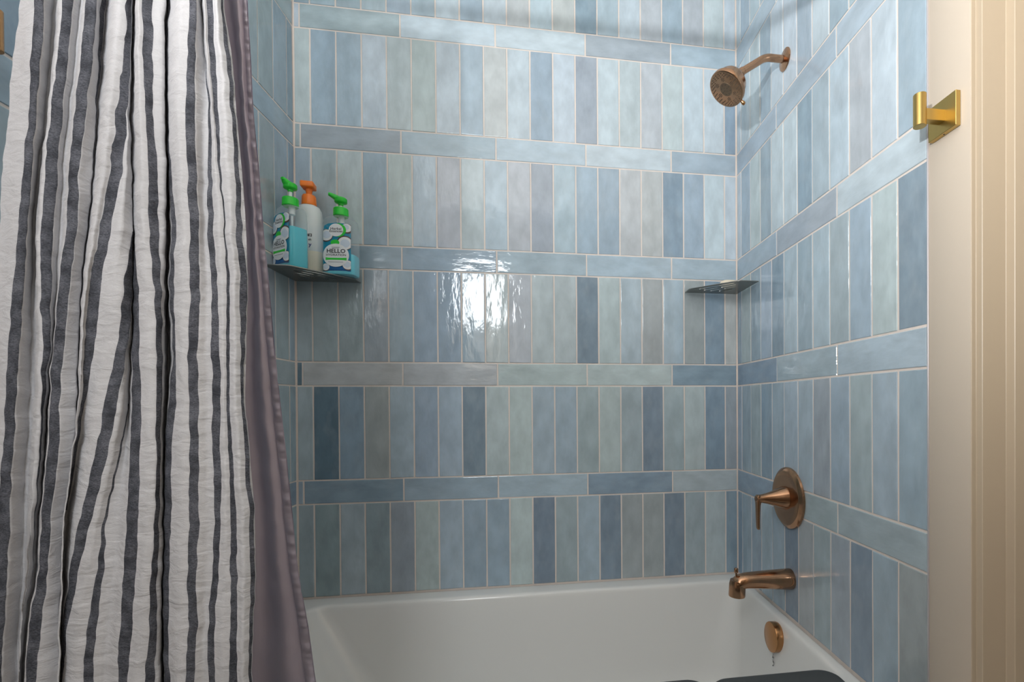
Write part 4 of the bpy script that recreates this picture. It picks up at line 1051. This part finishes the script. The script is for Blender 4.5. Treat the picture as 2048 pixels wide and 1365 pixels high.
def sheet(name, lines, us, shows, top_z, bottoms, hsub, vsub, pucker):
    """lines: per fold line, 13 world points top to bottom; returns a smooth cloth mesh"""
    cols = []
    for ln in lines:
        p = [Vector(q) / 1000.0 for q in (ln[i:i + 3] for i in range(0, len(ln), 3))]
        d_ = (p[0] - p[1])
        k = (top_z - p[0].z) / max(d_.z, 1e-4)
        tops = [Vector((p[0].x + d_.x * min(k, 1.2) * 0.5, p[0].y + (d_.y * 0.5), top_z)), Vector((p[0].x + d_.x * 0.3, p[0].y, (top_z + p[0].z) / 2))]
        ends = [Vector((p[-1].x, p[-1].y + dy, z)) for z, dy in bottoms]
        p = tops + p + ends
        fine = []
        for i in range(len(p) - 1):
            a, b_, c, e = p[max(i - 1, 0)], p[i], p[i + 1], p[min(i + 2, len(p) - 1)]
            for s_ in range(vsub):
                t = s_ / vsub
                fine.append(Vector((cr(a.x, b_.x, c.x, e.x, t), cr(a.y, b_.y, c.y, e.y, t), b_.z + (c.z - b_.z) * t)))
        fine.append(p[-1])
        cols.append(fine)
    nv = len(cols[0])
    npts = (nv - 1) // vsub + 1
    def shown(i, r):
        if shows is None:
            return 1.0
        k = r / vsub - 2
        k0 = min(max(int(math.floor(k)), 0), 12)
        k1 = min(max(k0 + 1, 0), 12)
        f = min(max(k - k0, 0.0), 1.0)
        return int(shows[i][k0]) * (1 - f) + int(shows[i][k1]) * f
    show = []
    verts, stripe = [], []
    nc = (len(cols) - 1) * hsub + 1
    for r in range(nv):
        for i in range(len(cols) - 1):
            a, b_, c, e = cols[max(i - 1, 0)][r], cols[i][r], cols[i + 1][r], cols[min(i + 2, len(cols) - 1)][r]
            for s_ in range(hsub):
                t = s_ / hsub
                x = b_.x + (c.x - b_.x) * t
                dd = c.y - b_.y
                m0, m1 = 0.5 * (c.y - a.y), 0.5 * (e.y - b_.y)
                lim = 1.5 * abs(dd) + 0.006
                m0, m1 = max(-lim, min(lim, m0)), max(-lim, min(lim, m1))
                y = (2 * t ** 3 - 3 * t * t + 1) * b_.y + (t ** 3 - 2 * t * t + t) * m0 + (-2 * t ** 3 + 3 * t * t) * c.y + (t ** 3 - t * t) * m1
                z = b_.z + (c.z - b_.z) * t
                q = Vector((x, y, z))
                nn = noise.noise(Vector((x * 26, y * 26, z * 13))) + 0.5 * noise.noise(Vector((x * 60 + 9, y * 60, z * 48)))
                q.y += pucker * nn
                q.x += pucker * 1.15 * (noise.noise(Vector((x * 30 + 31, 3.0, z * 36))) + 0.5 * noise.noise(Vector((x * 50 + 7, 9.0, z * 75))))
                verts.append(q)
                stripe.append(us[i] + (us[i + 1] - us[i]) * t)
                show.append(shown(i, r) * (1 - t) + shown(i + 1, r) * t)
        verts.append(cols[-1][r])
        stripe.append(us[-1])
        show.append(1.0)
    faces = []
    for r in range(nv - 1):
        for c in range(nc - 1):
            a = r * nc + c
            faces.append((a, a + nc, a + nc + 1, a + 1))
    me = bpy.data.meshes.new(name)
    me.from_pydata([tuple(v) for v in verts], [], faces)
    at = me.attributes.new('stripe', 'FLOAT', 'POINT')
    at.data.foreach_set('value', stripe)
    a2 = me.attributes.new('show', 'FLOAT', 'POINT')
    a2.data.foreach_set('value', show)
    me.shade_smooth()
    return me

RODZ, RODY = 0.815, -0.925
TOP = RODZ - 0.045
sc_root = empty('shower_curtain', (0.15, RODY, FLOOR), 'white linen shower curtain with wavy charcoal stripes, bunched at the left', 'curtain')
me = sheet('fabric', [ln for u, s_, ln in CURTAIN], [u for u, s_, ln in CURTAIN], [s_ for u, s_, ln in CURTAIN], TOP, ((-0.80, 0.0), (-1.12, 0.0)), 4, 14, 0.0017)
fab = link('fabric', me, curtain_material())
under(sc_root, fab)
# sewn edge along the right side
for k in range(7):
    x = 0.02 + 0.245 * k / 6
    bm = bmesh.new()
    ring = [(x, RODY + 0.021 * math.cos(a), RODZ - 0.013 + 0.030 * math.sin(a)) for a in [2 * math.pi * i / 20 for i in range(21)]]
    bm_tube(bm, ring[:-1] + [ring[0]], 0.0013, 6)
    under(sc_root, from_bm('curtain_ring', bm, M['bronze'], smooth=True))

lm, lnt, lb = new_mat('mauve_satin_liner')
lb.inputs['Roughness'].default_value = 0.42
lb.inputs['Specular IOR Level'].default_value = 0.45
lb.inputs['Sheen Weight'].default_value = 0.15
tint_noise(lnt, lb, lin(207, 199, 217), 9, 0.05)
noise_bump(lnt, lb, 16, 0.35, 0.006, (1, 1, 0.55), 3.0)
ln_root = empty('curtain_liner', (0.25, -0.80, FLOOR), 'mauve satin shower curtain liner hanging behind the striped curtain', 'curtain liner')
rev = list(reversed(LINER))
me = sheet('liner_fabric', rev, [float(i) for i in range(len(rev))], None, TOP, ((-0.70, 0.030), (-0.80, 0.055)), 5, 8, 0.0020)
for v in me.vertices:          # creases from the packet
    for zc, wd in ((0.20, 0.006), (-0.02, 0.006), (-0.19, 0.005), (-0.41, 0.006)):
        v.co.y += -0.0022 * math.exp(-((v.co.z - zc - 0.02 * (v.co.x - 0.28)) / wd) ** 2)
nc = (len(rev) - 1) * 5 + 1
under(ln_root, link('liner_fabric', me, lm))
# puckered hem along the free edge: a doubled strip, gathered by its seam
edge = [Vector(LINER[0][i:i + 3]) / 1000 for i in range(0, 39, 3)]
seam = [Vector(LINER[1][i:i + 3]) / 1000 for i in range(0, 39, 3)]
def samp(pl, t):
    f = t * (len(pl) - 1)
    i = min(int(f), len(pl) - 2)
    return pl[i].lerp(pl[i + 1], f - i)
bm = bmesh.new()
rows_ = []
NV = 420
for r in range(NV + 1):
    t = r / NV
    a, b_ = samp(edge, t), samp(seam, t)
    g = noise.noise(Vector((0.3, 7.0, t * 95))) + 0.4 * noise.noise(Vector((5.3, 1.0, t * 210)))
    row = []
    for k in range(6):
        f = k / 5
        q = b_.lerp(a, f * (1.0 + 0.09 * g))
        q.y += -0.0035 - 0.0040 * g * math.sin(f * math.pi * 0.75) - 0.0015 * math.sin(f * math.pi)
        row.append(bm.verts.new(q))
    rows_.append(row)
for r in range(NV):
    for k in range(5):
        bm.faces.new((rows_[r][k], rows_[r + 1][k], rows_[r + 1][k + 1], rows_[r][k + 1]))
hm, hnt, hb = new_mat('mauve_satin_hem')
hb.inputs['Roughness'].default_value = 0.42
tint_noise(hnt, hb, lin(208, 200, 217), 40, 0.08)
under(ln_root, from_bm('gathered_hem', bm, hm, smooth=True))

rod = empty('curtain_rod', (0.70, RODY, RODZ), 'bronze shower curtain rod above the tub', 'curtain rod')
under(rod, tube('rod_tube', [(XL + 0.001, RODY, RODZ), (0.70, RODY, RODZ), (XR, RODY, RODZ)], 0.0135, M['bronze'], seg=24),
      lathe('end_flange', (XL, RODY, RODZ), (1, 0, 0), [(0.034, 0), (0.034, 0.004), (0.020, 0.012), (0.015, 0.022)], M['bronze']),
      lathe('end_flange', (XR + 0.001, RODY, RODZ), (-1, 0, 0), [(0.034, 0), (0.034, 0.004), (0.020, 0.012), (0.015, 0.022)], M['bronze']))
bpy.context.view_layer.update()
